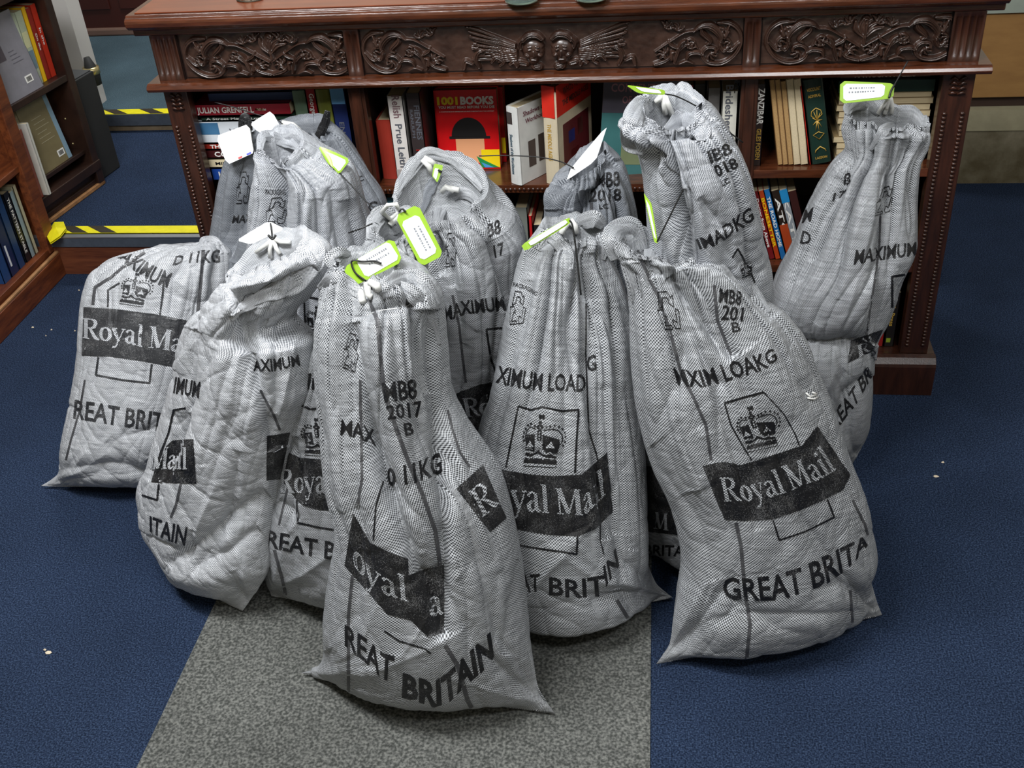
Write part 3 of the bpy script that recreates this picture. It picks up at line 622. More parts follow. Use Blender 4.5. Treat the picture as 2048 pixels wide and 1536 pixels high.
bk, t, h = ang_book('thick red and cream book with a painted picture on its cover, turned to the right', (1084, 0), 1113, 0, S2, .015, (214, 200, 172), -.42, .165, 182,
   titles=[("WHO'S WHO IN", 'f', .03, .21, .11, .017, dk), ('THE MIDDLE AGES', 'f', .025, .185, .125, .014, dk), ('THE MIDDLE AGES', 's', .012, .15, .09, .010, gold_p, 1)],
   patches=[('red_band', 'f', .0, .165, .165, .2395, (218, 48, 34)), ('red_band', 's', .0005, .165, .0325, .2395, (218, 48, 34)), ('cover_picture', 'f', .025, .04, .150, .140, (96, 36, 40)), ('cover_picture_detail', 'f', .05, .085, .08, .115, (50, 56, 130)), ('cover_picture_detail', 'f', .095, .09, .12, .13, (150, 110, 96)), ('cover_picture_detail', 'f', .06, .045, .10, .065, (170, 60, 60))])
# teal book propped behind the sacks
r = empty('book', tuple(atY((1197, 362), .05)*[1, 1, 0]+[0, 0, S2+.001]), (-.05, .08, .12)); tag(r, 'large teal and grey illustrated book behind the torn white tag', 'book')
MB().box((0, 0, 0), (.19, .004, .235)).build('cover', cov((64, 112, 112), .3), r); MB().box((.002, .004, .002), (.186, .030, .232)).build('page_block', paper, r)
MB().box((0, -.0006, .155), (.19, 0, .235)).build('cover_panel', cov((78, 74, 84)), r); MB().box((.05, -.0007, .03), (.11, 0, .14)).build('cover_picture', cov((120, 130, 96)), r); MB().box((.12, -.0007, .0), (.19, 0, .07)).build('cover_picture', cov((40, 74, 60)), r)
textmesh('CONVENTS', .11, .020, mat('rose_lettering', (150, 104, 112)), r, Matrix.Translation((.018, -.0014, .205)) @ R90)
textmesh('OF EUROPE', .09, .018, mat('rose_lettering', (150, 104, 112)), r, Matrix.Translation((.045, -.0014, .178)) @ R90)
up_book('brown book pushed back behind the tallest sack', 1346, 1366, 172, S2, .12, (92, 70, 52)); up_book('pink book pushed back behind the tallest sack', 1367, 1388, 170, S2, .12, (186, 66, 74)); up_book('grey black book pushed back behind the tallest sack', 1389, 1412, 168, S2, .12, (66, 64, 60))
up_book('plain grey book left of the white novel', 1416, 1442, 176, S2, .05, (118, 114, 112))
up_book('white novel with large grey spine lettering beside the right divider', 1445, 1477, 182, S2, .03, (220, 218, 206), titles=[('Brideshead', 's', .008, .225, .12, .017, mat('grey_lettering', (90, 92, 100)), 1), ('B.', 's', .026, .235, .03, .012, black_p, 1)])
# --- right bay, upper shelf
up_book('dark book with white capitals on its spine beside the right divider', 1514, 1532, 168, S3, .03, (52, 40, 38), titles=[('ZANZIBAR', 's', .005, .185, .085, .014, white_p, 1), ('GILES FODEN', 's', .006, .09, .075, .010, gold_p, 1)])
Gp = 'books shelved with page edges outwards'
nm = ['leftmost', 'second', 'third', 'fourth', 'fifth']
for i, (xa, xb, c, pg) in enumerate([(1555, 1565, (150, 112, 70), paper_tan), (1565.5, 1575.5, (160, 120, 78), paper_tan), (1576, 1586.5, (140, 104, 66), paper_tan), (1587, 1600.5, (208, 190, 150), paper_cream), (1601, 1615, (212, 196, 160), paper_cream)]):
    a = atY((xa, 345), .03); b = atY((xb, 345), .03); le = .16; t = (b[0]-a[0])*math.cos(le); h = .205-.004*(i == 2)
    r = empty('book', (a[0], .03, S3+.001), (0, -le, 0)); tag(r, 'book with its %s page edges outwards, %s of the five' % ('tan' if i < 3 else 'cream', nm[i]), 'book', Gp)
    mb = MB(); mb.box((0, .001, 0), (.0012, .13, h)); mb.box((t-.0016, .001, 0), (t-.0004, .13, h)); mb.box((0, .129, 0), (t-.0004, .131, h)); mb.build('cover', cov(c), r)
    MB().box((.0013, 0, .001), (t-.0017, .129, h-.001)).build('page_block', pg, r)
a = atY((1617, 344), .03); r = book('thin bright red book leaning beside the cream page edges', .005, .190, .12, (a[0], .03, S3+.001), (0, -.19, 0), (206, 44, 30))
a = atY((1624, 342), .03); r = book('dark green cloth book with gilt ship decoration, leaning in the right bay', .042, .202, .13, (a[0], .034, S3+.001), (0, -.19, 0), (30, 54, 46), paperback=False,
   titles=[('VISCOUNT', 's', .006, .175, .030, .008, gold_p), ('ADMIRAL', 's', .007, .16, .028, .007, gold_p), ('LASSON', 's', .008, .012, .026, .006, gold_p)])
mb = MB()
for i in range(9): aa = 2*PI*i/9; mb.tube([(.021, -.0052, .105), (.021+.011*math.cos(aa), -.0052, .105+.026*math.sin(aa))], [.0014, .0005], 5)
for s_ in (-1, 1): mb.tube([(.021, -.0058, .135), (.021+s_*.010, -.005, .128), (.021+s_*.012, -.0048, .118), (.021+s_*.005, -.0055, .112)], .0010, 5); mb.tube([(.021, -.0058, .078), (.021+s_*.012, -.005, .072), (.021, -.0058, .060)], .0010, 5); mb.tube([(.021, -.0058, .042), (.021+s_*.010, -.005, .034), (.021+s_*.012, -.0048, .028)], .0012, 5)
mb.build('gilt_decoration', gold_p, r)
Gs = 'books stacked flat with page edges outwards at the right end'
ys = [333, 318, 303, 289, 276, 262, 249, 235, 222, 209, 195, 180]
labs = ['bottom', 'second from the bottom', 'third from the bottom', 'fourth from the bottom', 'fifth from the bottom', 'sixth from the bottom', 'sixth from the top', 'fifth from the top', 'fourth from the top', 'third from the top', 'second from the top']
z0 = S3+.0008; R3 = random.Random(5)
topz = atY((1800, 182), .05)[2]; th = (topz-z0)/11
for i in range(11):
    x0 = .372+R3.uniform(-.006, .006); x1 = .571+R3.uniform(-.004, .003)
    r = empty('book', (x0, .05, z0)); tag(r, 'cream page edges of a flat book, %s in the right end stack' % labs[i], 'book', Gs)
    mb = MB(); tt = th-.0007; mb.box((0, .001, 0), (x1-x0, .14, .001)); mb.box((0, .001, tt-.001), (x1-x0, .14, tt)); mb.box((0, .138, 0), (x1-x0, .14, tt)); mb.build('cover', cov((150, 128, 92)), r)
    MB().box((.001, 0, .0012), (x1-x0-.001, .138, tt-.0012)).build('page_block', mat('pale_page_edges', (214, 194, 154), rough=.85, noise=.2, nscale=5, stretch=(3, 60, 60)), r); z0 += th
r = empty('book', (.365, .045, z0+.0005)); tag(r, 'dark green book with gilt spine lying on top of the right end stack', 'book')
MB().box((0, 0, 0), (.205, .14, .026)).build('cover', cov((28, 58, 44)), r); MB().box((.003, .004, .002), (.202, .1405, .024)).build('page_block', paper, r)
mb = MB(); [mb.ball((.06+.01*k, -.0005, .012+.004*(k % 2)), .004, 6, 4, (1, .2, 1)) for k in range(4)]; mb.build('gilt_decoration', gold_p, r)
r = empty('book', (.37, .06, z0+.0275)); tag(r, 'maroon book with cream capitals just below the desk moulding', 'book')
MB().box((0, 0, 0), (.19, .13, .022)).build('cover', cov((70, 26, 24)), r); MB().box((.003, .004, .002), (.187, .1305, .020)).build('page_block', paper, r)
textmesh('PATRICK HOLLIS', .13, .012, white_p, r, Matrix.Translation((.03, -.0008, .002)) @ R90)
# --- right bay, middle shelf: a leaning row
for i, (xt, c, wd, hh, lab, tx, tc) in enumerate([(1506, (92, 96, 52), .009, .165, 'thin olive book at the left of the leaning row', 'THE HAUNTED', gold_p), (1513, (120, 26, 30), .015, .185, 'dark red book with pale lettering in the leaning row', 'Doctor from Above', white_p), (1524, (184, 66, 26), .014, .187, 'orange red book with yellow lettering in the leaning row', 'BONESETTER', yel), (1535, (36, 108, 170), .015, .190, 'bright blue book with white lettering in the leaning row', 'THE ROAD HOME', white_p),
      (1549, (44, 34, 28), .020, .187, 'black and orange book with pale discs in the leaning row', 'ATOP', white_p), (1564, (150, 156, 162), .019, .190, 'pale grey book with a light blue head in the leaning row', 'KATE', white_p), (1582, (62, 32, 30), .021, .185, 'dark brown book at the right of the leaning row', None, None)]):
    xx = float(atY(([1530, 1539, 1551, 1562, 1576, 1592, 1608][i], 509), .03)[0])
    r = book(lab, wd, hh, .12, (xx, .03, S4+.001), (0, -.28, 0), c, titles=[(tx, 's', wd*.5-wd*.25, hh*.9, hh*.72, wd*.5, tc, 1)] if tx else ())
    if i == 4: MB().box((.0005, -.0008, .01), (wd-.0005, 0, .095)).build('orange_panel', cov((176, 70, 34)), r)
    if i == 5: MB().box((.0005, -.0008, hh-.035), (wd-.0005, 0, hh-.001)).build('blue_panel', cov((40, 140, 200)), r)
# --- bottom shelves, glimpses between the sacks
up_book('black book with small yellow emblem standing on the bottom right shelf', 1783, 1803, 585, .105, .03, (30, 26, 24), titles=[('Daily Press', 's', .006, .14, .08, .010, gold_p, 1)], patches=[('emblem', 's', .004, .012, .014, .024, (150, 170, 50)), ('label_band', 's', .001, .165, .020, .172, (190, 120, 120))])
up_book('red book standing on the bottom right shelf', 1762, 1779, 600, .105, .03, (150, 30, 28))
up_book('green book on the bottom right shelf behind the pleated sack', 1808, 1822, 392, .353, .05, (40, 110, 84)); 
up_book('grey book on the lower middle shelf', 1030, 1054, 415, .331, .05, (120, 124, 118)); up_book('red book on the lower middle shelf', 1056, 1064, 432, .331, .05, (190, 34, 36)); up_book('black book on the lower middle shelf', 1066, 1082, 450, .331, .05, (34, 32, 34))
up_book('light blue book on the lower shelf left of the middle divider', 772, 792, 395, .331, .05, (110, 170, 190))
# folding bookmarks / paper slips
r = MB().obox(atY((383, 255), .01), (.0005, 0, 0), (0, .02, 0), (.012, 0, -.045)).build('paper_slip', mat('old_paper', (176, 146, 104), rough=.8)); tag(r, 'narrow tan paper slip stuck inside the left pilaster', 'paper slip')
# --- things standing on the desk top, bases only in view
def glassbase(px, label, c):
    p = atZ(px, 1.0035); r = empty('glass_jar', tuple(p)); tag(r, label, 'jar', 'glass jars on the desk top'); mb = MB(); vs = []
    prof = [(.0, .0), (.028, .0), (.036, .003), (.038, .010), (.036, .03), (.034, .09), (.030, .10), (.030, .12), (.027, .12), (.031, .085), (.033, .012), (0, .008)]; n = 28
    for rr, zz in prof: vs += [(rr*math.cos(2*PI*i/n), rr*math.sin(2*PI*i/n), zz) for i in range(n)]
    mb.add(vs, [(k*n+i, k*n+(i+1) % n, (k+1)*n+(i+1) % n, (k+1)*n+i) for k in range(len(prof)-1) for i in range(n)], True)
    mb.build('glass_body', mat('greenish_glass', (190, 220, 214), rough=.08, trans=.85), r)
    mb = MB(); mb.tube([(0, 0, .010), (0, 0, .08)], .028, 24); mb.build('contents', mat(c, (210, 180, 120), rough=.7, noise=.3, nscale=90), r)
glassbase((1044, 4), 'left glass jar whose base rests at the desk top edge', 'straw_contents'); glassbase((1183, -1), 'right glass jar whose base rests at the desk top edge', 'straw_contents')
p = atZ((500, 0), 1.0035); r = empty('wire_stand', tuple(p)); tag(r, 'small dark wire stand at the left of the desk top', 'stand')
mb = MB()
for i in range(5): aa = 2*PI*i/5; mb.tube([(.03*math.cos(aa), .02*math.sin(aa), .002), (.012*math.cos(aa+.6), .012*math.sin(aa+.6), .02), (.004*math.cos(aa), .004*math.sin(aa), .09)], .0022, 6)
mb.tube([(.03*math.cos(2*PI*i/20), .02*math.sin(2*PI*i/20), .0022) for i in range(21)], .0020, 6); mb.build('wire_frame', mat('dull_metal', (96, 90, 78), rough=.4, metal=.7), r)
# ------------------------------------------------------------------ left bookcases (their open fronts face right)
bc = empty('bookcase', (-2.0, .2, 0)); tag(bc, 'brown stained wooden bookcase at the left edge, on the blue carpet', 'bookcase'); BO = np.array(bc.location)
def bp(mb, name, m, bev=0, root=bc, O=BO): o = mb.build(name, m, root, bev); o.location = -O; return o
mb = MB(); mb.box((-2.27, -.60, 0), (-1.985, .64, .078)); bp(mb, 'plinth', brown, .003)
mb = MB(); mb.box((-2.27, -.60, .078), (-2.005, .615, .105)); bp(mb, 'bottom_shelf', brown, .002)
mb = MB(); mb.box((-1.999, -.60, .078), (-1.987, .64, .088)); bp(mb, 'plinth_moulding', mat('worn_light_wood', (176, 128, 84), rough=.5, noise=.4, nscale=30), .003)
mb = MB(); mb.box((-2.03, .560, .088), (-2.0, .615, 1.25)); bp(mb, 'front_post', brown, .003)
mb = MB(); mb.box((-2.27, .595, .088), (-2.03, .615, 1.25)); bp(mb, 'end_panel', brown)
mb = MB(); mb.box((-2.27, -.60, .088), (-2.255, .595, 1.25)); bp(mb, 'back_panel', interior)
mb = MB(); mb.box((-2.255, -.60, .375), (-2.01, .595, .395)); bp(mb, 'shelf', brown, .002)
mb = MB(); mb.box((-2.255, -.60, .70), (-2.01, .595, .72)); bp(mb, 'shelf', brown, .002)
def side_book(label, y0, t, h, d, xf, zb, col, lean=0, titles=(), patches=(), pb=True):     # spine faces +x; thickness along y
    r = book(label, t, h, d, (xf, y0, zb), (0, 0, 0), col, titles, patches, paperback=pb)
    r.rotation_euler = (Matrix.Rotation(PI/2, 4, 'Z') @ Matrix.Rotation(lean, 4, 'Y')).to_euler(); return r
ya = [.528, .502, .470, .425, .375, .33, .285]
for i, (c, t, h, lab, tx) in enumerate([((196, 190, 160), .018, .235, 'cream edged book against the post of the brown bookcase', None), ((150, 170, 176), .022, .225, 'pale mottled book beside the post on the bottom shelf', None), ((22, 26, 34), .030, .235, 'black book with white capitals on the bottom shelf of the brown bookcase', 'THE PATTERN STABLE'), ((28, 62, 106), .034, .245, 'deep blue book on the bottom shelf of the brown bookcase', None), ((20, 40, 80), .045, .240, 'navy book with a white flash at the left edge of the photo', None), ((32, 70, 120), .04, .22, 'mid blue book at the very left edge', None)]):
    side_book(lab, ya[i]-.0, t, h, .16, -2.03, .1055, c, titles=[(tx, 's', t*.28, h*.92, h*.8, t*.42, white_p, 1)] if tx else (), patches=[('white_flash', 's', .012, .03, .020, .10, (222, 226, 232))] if i == 4 else ())
# dark bookcase on the lower step
d0, d1_ = atZ((92, 455), .134), atZ((212, 366), .134)
ang = math.atan2(d1_[1]-d0[1], d1_[0]-d0[0]); ca, sa = math.cos(ang), math.sin(ang)
dc = empty('dark_bookcase', (float(d1_[0]), float(d1_[1]), .134), (0, 0, ang)); tag(dc, 'near black wooden bookcase on the lower step, holding display books', 'bookcase')
# local: x along the face (0 at the far corner, negative towards the camera), y depth away from the face (positive = left)
def db(a, b, name, m=darkwood, bev=.002): mb = MB(); mb.box(a, b); return mb.build(name, m, dc, bev)
db((-.39, .012, 0), (0, .26, .030), 'base_board'); db((-.40, .0, .0), (0, .012, .014), 'light_edge_strip', mat('worn_light_wood', (176, 128, 84)))
db((-.39, -.004, .060), (0, .26, .092), 'bottom_rail'); db((-.39, .02, .014), (-.02, .03, .062), 'recessed_kick')
db((-.034, 0, .0), (0, .26, .82), 'end_panel'); db((-.39, .245, .0), (0, .26, .82), 'back_panel')
db((-.39, .002, .385), (-.034, .25, .407), 'shelf'); db((-.39, .02, .125), (-.034, .25, .140), 'shelf'); db((-.39, -.008, .69), (.004, .26, .82), 'top_rail'); db((-.39, -.014, .72), (.01, -.004, .735), 'rail_moulding')
db((-.39, 0, .0), (-.395, .26, .82), 'end_panel')
mb = MB()
for z_ in (.16, .25, .45, .55): mb.ball((-.034, .06, z_), .004, 6, 4)
mb.build('shelf_pin', mat('brass_pin', (206, 190, 140), rough=.3, metal=.8), dc)
def wl(p): # local of dc -> world
    return (dc.location[0]+p[0]*ca-p[1]*sa, dc.location[1]+p[0]*sa+p[1]*ca, dc.location[2]+p[2])
def dbook(label, p, t, h, d, col, rz, lean=0, titles=(), patches=(), pb=True):
    r = book(label, t, h, d, wl(p), (0, 0, 0), col, titles, patches, paperback=pb)
    r.rotation_euler = (Matrix.Rotation(ang+rz, 4, 'Z') @ Matrix.Rotation(lean, 4, 'Y')).to_euler(); return r
z1 = .4075
dbook('red book with white lettering on the upper shelf of the dark bookcase', (-.068, .035, z1), .026, .235, .15, (196, 54, 34), 0, titles=[('In the', 's', .010, .16, .055, .009, white_p, 1)])
dbook('darker red book beside the yellow one on the dark bookcase', (-.093, .035, z1), .023, .23, .15, (150, 42, 30), 0, titles=[('On the', 's', .010, .15, .055, .008, white_p, 1)])
dbook('bright yellow book on the upper shelf of the dark bookcase', (-.114, .033, z1), .019, .24, .15, (238, 186, 20), 0)
dbook('pale green and cream patterned book left of the yellow one', (-.148, .033, z1), .032, .235, .15, (176, 184, 158), 0, patches=[('spine_picture', 's', .003, .05, .029, .11, (110, 130, 140)), ('spine_picture', 's', .003, .12, .029, .17, (206, 204, 160))])
def dface(label, p, w_, h, t, col, rz, tilt):
    r = empty('book', wl(p)); tag(r, label, 'book'); r.rotation_euler = (Matrix.Rotation(ang+rz, 4, 'Z') @ Matrix.Rotation(tilt, 4, 'X')).to_euler()
    mb = MB(); mb.box((0, 0, 0), (w_, .002, h)); mb.box((0, t-.002, 0), (w_, t, h)); mb.box((w_-.002, 0, 0), (w_, t, h)); mb.build('cover', cov(col, .25), r); MB().box((.001, .002, .001), (w_-.002, t-.002, h-.001)).build('page_block', paper, r); return r
bar = lambda r, x, z_, w_=.035: (MB().box((x, -.001, z_), (x+w_, 0, z_+.022)).build('barcode_label', white_p, r), [MB().box((x+.006+i*.0024, -.0016, z_+.004), (x+.0075+i*.0024, -.0008, z_+.018)).build('barcode_bars', black_p, r) for i in (0,)])
def barcode(r, x, z_, w_=.034):
    o = MB().box((x, -.001, z_), (x+w_, 0, z_+.022)).build('barcode_label', white_p, r); m2 = MB(); rr = random.Random(2); q = x+.005
    while q < x+w_-.006: a = rr.choice([.0006, .0011, .0016]); m2.box((q, -.0015, z_+.004), (q+a, -.0008, z_+.018)); q += a+.0012
    m2.build('barcode_bars', black_p, o)
r = dface('large grey book with small dark picture lying face out on the upper shelf', (-.36, .012, z1), .215, .25, .03, (136, 134, 142), 0, -.16); barcode(r, .150, .030)
MB().box((.03, -.0008, .12), (.11, 0, .21)).build('cover_picture', cov((84, 76, 84)), r); MB().box((.05, -.0012, .14), (.09, 0, .17)).build('cover_picture', cov((170, 166, 170)), r)
for i in range(4): MB().box((.13, -.0008, .10+i*.012), (.13+.05-.008*i, 0, .102+i*.012)).build('small_print', cov((100, 98, 108)), r)
z2 = .1405
r = dface('olive brown book with a barcode standing face out on the lower shelf', (-.255, .028, z2), .160, .222, .022, (128, 116, 84), .0, -.14); barcode(r, .100, .022)
for i in range(6): MB().box((.05, -.0008, .09+i*.016), (.05+.07-.010*(i % 3), 0, .0915+i*.016)).build('small_print', cov((176, 168, 140)), r)
MB().box((.140, -.001, .001), (.160, .021, .221)).build('blue_spine', cov((132, 160, 178)), r)
r = dface('orange sunset covered book behind the olive one', (-.175, .066, z2), .125, .215, .012, (196, 116, 52), .05, -.10)
MB().box((.0, -.0008, .0), (.125, 0, .06)).build('cover_picture', cov((112, 72, 56)), r); MB().box((.03, -.0008, .06), (.125, 0, .10)).build('cover_picture', cov((214, 170, 130)), r)
dbook('slim white book leaning at the front of the lower shelf', (-.305, -.012, .0945), .013, .245, .12, (226, 224, 216), .2, -.0)
dbook('slim salmon and black book beside the slim white one', (-.335, .0, .0945), .018, .232, .12, (150, 70, 52), .15, -.0)
# black box, white pillar and things behind
k0 = wl((.012, .03, 0)); r = empty('black_box', (k0[0], k0[1], .134), (0, 0, ang)); tag(r, 'tall matt black box standing behind the dark bookcase', 'box')
MB().box((0, 0, 0), (.13, .22, .36)).build('box_body', mat('matt_black', (38, 38, 38), rough=.7, noise=.2, nscale=12), r, .003)
MB().box((.006, .006, .36), (.124, .214, .364)).build('box_lid', mat('matt_black_lid', (52, 54, 56), rough=.7), r, .001)
pp = atZ((190, 218), .2); slab('wall_post', (pp[0]-.10, pp[1]+.005, .2), (pp[0]+.005, pp[1]+.10, 2.8), mat('white_gloss_post', (212, 208, 204), rough=.4)).name = 'trim_10'
# dark chest on the upper step
q0 = atZ((150, 72), .2); q1 = atZ((330, 68), .2); dk0 = empty('dark_cabinet', (float(q0[0])-.3, float(q0[1]), .2)); tag(dk0, 'dark red brown cabinet on the upper step behind the desk', 'cabinet')
dm = mat('dark_red_brown_wood', (64, 26, 20), rough=.35, coat=.2)
MB().box((0, 0, .03), (1.6, .4, .85)).build('carcass', dm, dk0, .004); MB().box((0, -.02, 0), (1.6, .4, .035)).build('plinth', mat('grey_brown_plinth', (112, 88, 78), rough=.4), dk0, .008)
for i in range(3): MB().box((.04+i*.53, -.008, .12), (.52+i*.53, 0, .80)).build('door', dm, dk0, .006); 
# small brass object hanging on the post
q = atY((184, 145), float(pp[1])); r = empty('bell', tuple(q)); tag(r, 'small black and brass object fixed to the white post', 'bell')
mb = MB(); mb.tube([(0.01, 0, -.05), (0, 0, 0), (-.005, 0, .06)], [.018, .03, .012], 10); mb.build('black_body', mat('matt_black', (38, 38, 38)), r); mb = MB(); mb.tube([(0, 0, -.004), (0, 0, .022)], .032, 12); mb.build('brass_band', mat('brass_pin', (206, 190, 140)), r)
# crumbs of paper on the carpet
cm = mat('paper_scrap', (220, 205, 180), rough=.8)
for i, (px, s_) in enumerate([((97, 1305), .007), ((90, 1300), .004), ((1872, 953), .006), ((158, 581), .004), ((66, 655), .005), ((103, 660), .003), ((150, 662), .003), ((92, 672), .003), ((1886, 925), .004)]):
    p = atZ(px, .001); rr = random.Random(i); mb = MB(); n = 6
    vs = [(p[0]+s_*math.cos(2*PI*k/n)*rr.uniform(.6, 1.2), p[1]+s_*math.sin(2*PI*k/n)*rr.uniform(.5, 1), .0015) for k in range(n)]; mb.add(vs+[(p[0], p[1], .0055)], [(k, (k+1) % n, n) for k in range(n)]+[tuple(range(n-1, -1, -1))])
    tag(mb.build('paper_scrap', cm), None, 'paper scrap', 'tiny paper scraps on the blue carpet')['label'] = ('tiny paper scrap on the blue carpet at the front left', 'smaller crumb beside the front left paper scrap', 'tiny white scrap on the carpet right of the front right sack', 'tiny scrap near the lower step', 'tiny dark edged scrap near the bookcase plinth', 'small crumb left of the squat sack, middle', 'small crumb nearest the squat sack', 'lowest small crumb left of the squat sack', 'faint scrap above the white scrap at the right')[i]
sack('B1', [[488,262,654,236,.02],[466,288,690,278,.05],[445,335,735,340,.08],[430,412,772,405,.10],[420,480,790,500,.12],[415,600,785,620,.10],[430,760,775,770,.09],[440,838,765,858,.0]],
     .02, 'tall dull grey sack at the back left, its mouth against the pile of books', weave_dark, 11, pleat=.014, crumple=0.004, back_raise=.012, bpk=-.9,
     folds=[([(505,300),(485,400),(452,470),(440,520)],-.04,20,30),([(560,260),(640,290),(700,360)],-.02,12,20),([(620,235),(660,245),(655,270)],-.03,14,14)])
sack('B2', [[513,265,600,275,.05],[511,300,650,312,.07],[510,350,705,350,.09],[503,425,724,425,.11],[500,480,742,490,.12],[497,600,755,620,.13],[497,720,760,750,.13],[500,850,755,880,.12],[505,960,745,985,0]],
     -.02, 'tall grey sack with a green tag on its right shoulder, rear left', weave_fine, 23, pleat=.018, crumple=0.004,
     folds=[([(560,330),(545,420),(552,540)],-.03,14,18),([(625,400),(618,560)],-.01,10,22),([(700,400),(738,560),(745,660)],-.014,20,10),([(600,330),(590,520)],.012,22,22),([(670,380),(690,520)],-.008,12,12),([(640,300),(600,300),(560,310)],-.01,10,10)])
sack('I', [[1135,330,1215,283,.04],[1103,355,1250,325,.07],[1090,410,1268,395,.09],[1085,470,1278,465,.11],[1080,600,1290,600,.12],[1080,750,1300,750,.13],[1085,900,1310,900,.12],[1095,985,1310,985,0]],
     .0, 'grey sack stamped 2018 below a torn white paper tag, between the middle sacks', weave_dark, 31, pleat=.02, crumple=0.004,
     folds=[([(1222,300),(1195,360),(1150,430),(1120,460)],-.04,12,24),([(1130,350),(1120,420)],-.02,14,14),([(1105,360),(1110,420)],.02,14,14)])
sack('J', [[1285,205,1410,182,.05],[1258,245,1435,220,.07],[1272,300,1466,275,.09],[1290,360,1490,350,.10],[1297,450,1522,455,.10],[1298,550,1545,555,.10],[1290,700,1550,700,.10],[1285,850,1545,850,.10],[1285,980,1530,980,.10],[1290,1080,1520,1060,.10],[1285,1112,1510,1090,0]],
     -.1, 'tallest grey sack, stamped 018 and tied with white strings in front of the pale novels', weave_fine, 43, pleat=.020, crumple=0.005,
     folds=[([(1325,215),(1332,340),(1345,440),(1385,560)],-.05,10,26),([(1290,215),(1272,250),(1280,300)],.035,22,22),([(1360,390),(1375,480),(1400,560)],-.016,12,12),([(1262,305),(1300,310),(1318,330)],-.03,10,10),([(1345,260),(1400,250),(1400,275)],-.02,10,14),([(1450,300),(1500,480)],.01,40,40),([(1300,340),(1310,480)],.012,14,14),([(1400,400),(1450,460)],-.008,12,12)])
sack('L', [[1694,207,1860,225,.05],[1694,290,1853,290,.06],[1664,330,1843,325,.08],[1625,395,1838,410,.10],[1583,490,1837,485,.12],[1545,570,1808,560,.13],[1530,640,1785,625,.13],[1540,700,1755,690,.12],[1570,770,1745,760,.11],[1590,850,1738,850,.09],[1600,930,1700,936,0]],
     .1, 'rightmost grey sack, pleated and leaning against the right end of the desk', weave_mid, 57, pleat=.020, crumple=0.003,
     folds=[([(1700,300),(1640,440),(1580,600)],-.014,10,20),([(1740,300),(1690,450),(1625,650)],-.012,12,20),([(1786,270),(1772,420),(1765,540),(1745,690)],-.03,8,26),([(1668,350),(1610,520)],-.016,8,16),([(1560,690),(1640,705),(1720,700),(1748,696)],-.05,22,30),([(1650,900),(1690,800),(1742,745)],-.02,12,12),([(1720,400),(1680,600)],.010,18,18),([(1815,300),(1800,600)],-.008,10,18),([(1760,560),(1700,680)],.008,20,20),([(1700,230),(1790,240),(1850,235)],-.012,12,12)])
sack('G', [[792,400,975,385,.09],[792,415,992,415,.10],[800,440,1030,450,.11],[830,520,1050,500,.12],[850,600,1055,600,.13],[860,700,1050,700,.13],[865,800,1040,800,.13],[870,900,1030,910,.12],[875,1000,1020,1020,.0]],
     .0, 'grey sack with a gaping hooded mouth just below the red book cover', weave_mid, 61, pleat=.016, crumple=0.0035, mouth_drop=.02, back_raise=.062, bpk=.55,
     folds=[([(870,392),(900,400),(960,402),(985,450),(1010,560),(1022,620)],-.035,9,26),([(890,420),(905,500),(905,580)],-.02,12,12),([(930,440),(950,560),(960,620)],.012,26,26),([(860,450),(875,560)],-.03,12,12),([(800,400),(850,330),(900,320)],.02,18,18),([(985,480),(1035,600)],-.015,8,20)])
sack('A', [[290,497,440,482,.04],[215,520,460,505,.08],[180,560,462,550,.10],[168,620,448,620,.11],[164,695,430,700,.12],[157,755,405,780,.12],[140,850,380,860,.12],[122,925,362,930,.10],[116,950,352,955,.07],[82,972,345,975,.0]],
     .35, 'squat full grey sack at the far left on the blue carpet', weave_lit, 71, pleat=.006, crumple=0.005, mouth=False,
     folds=[([(240,875),(290,862),(335,850)],-.008,12,12),([(120,940),(220,930),(320,950)],-.014,14,14),([(445,490),(430,560),(440,620)],-.015,12,20),([(250,530),(300,560)],-.008,8,8),([(380,500),(350,560)],-.012,12,20)])
sack('D', [[745,425,840,440,.05],[725,480,860,500,.07],[690,560,850,560,.09],[650,640,860,640,.10],[605,760,865,740,.10],[575,875,870,850,.10],[552,967,875,960,.10],[535,1040,870,1060,.10],[530,1110,865,1140,.09],[532,1155,860,1200,.06],[543,1192,850,1235,.0]],
     .12, 'grey sack half hidden behind the left side of the foremost sack', weave_mid, 83, pleat=.02, crumple=0.003,
     folds=[([(578,875),(588,960),(600,1005)],-.02,8,16),([(560,1000),(600,1040)],-.012,10,10),([(760,450),(775,500)],-.03,10,10),([(800,440),(800,500)],-.03,10,10)])
sack('H', [[1080,440,1211,440,.04],[1047,502,1224,500,.06],[1030,560,1250,580,.08],[1010,650,1266,680,.10],[985,780,1275,810,.12],[957,885,1285,915,.13],[950,1000,1290,1020,.13],[960,1120,1292,1110,.13],[985,1220,1310,1165,.12],[1015,1262,1345,1195,.0]],
     .2, 'upright grey sack with a curled green tag and full crown print', weave_std, 97, pleat=.018, crumple=0.003,
     folds=[([(1160,470),(1172,600),(1176,760),(1196,930),(1215,1080)],-.034,8,28),([(1190,500),(1215,700),(1238,1000),(1245,1180)],-.016,34,10),([(1100,500),(1085,640),(1060,760)],-.012,12,12),([(1128,500),(1125,700)],-.010,10,10),([(1148,560),(1150,760)],-.006,10,10),([(1180,1205),(1290,1180),(1335,1200)],-.012,14,14),([(1225,500),(1240,700),(1262,900),(1268,1100)],-.012,20,10),([(1050,560),(1035,700)],-.008,12,12),([(1150,1230),(1050,1240)],-.006,20,20),([(1200,600),(1215,780)],.01,14,14),([(1110,600),(1060,900)],.006,60,60)])
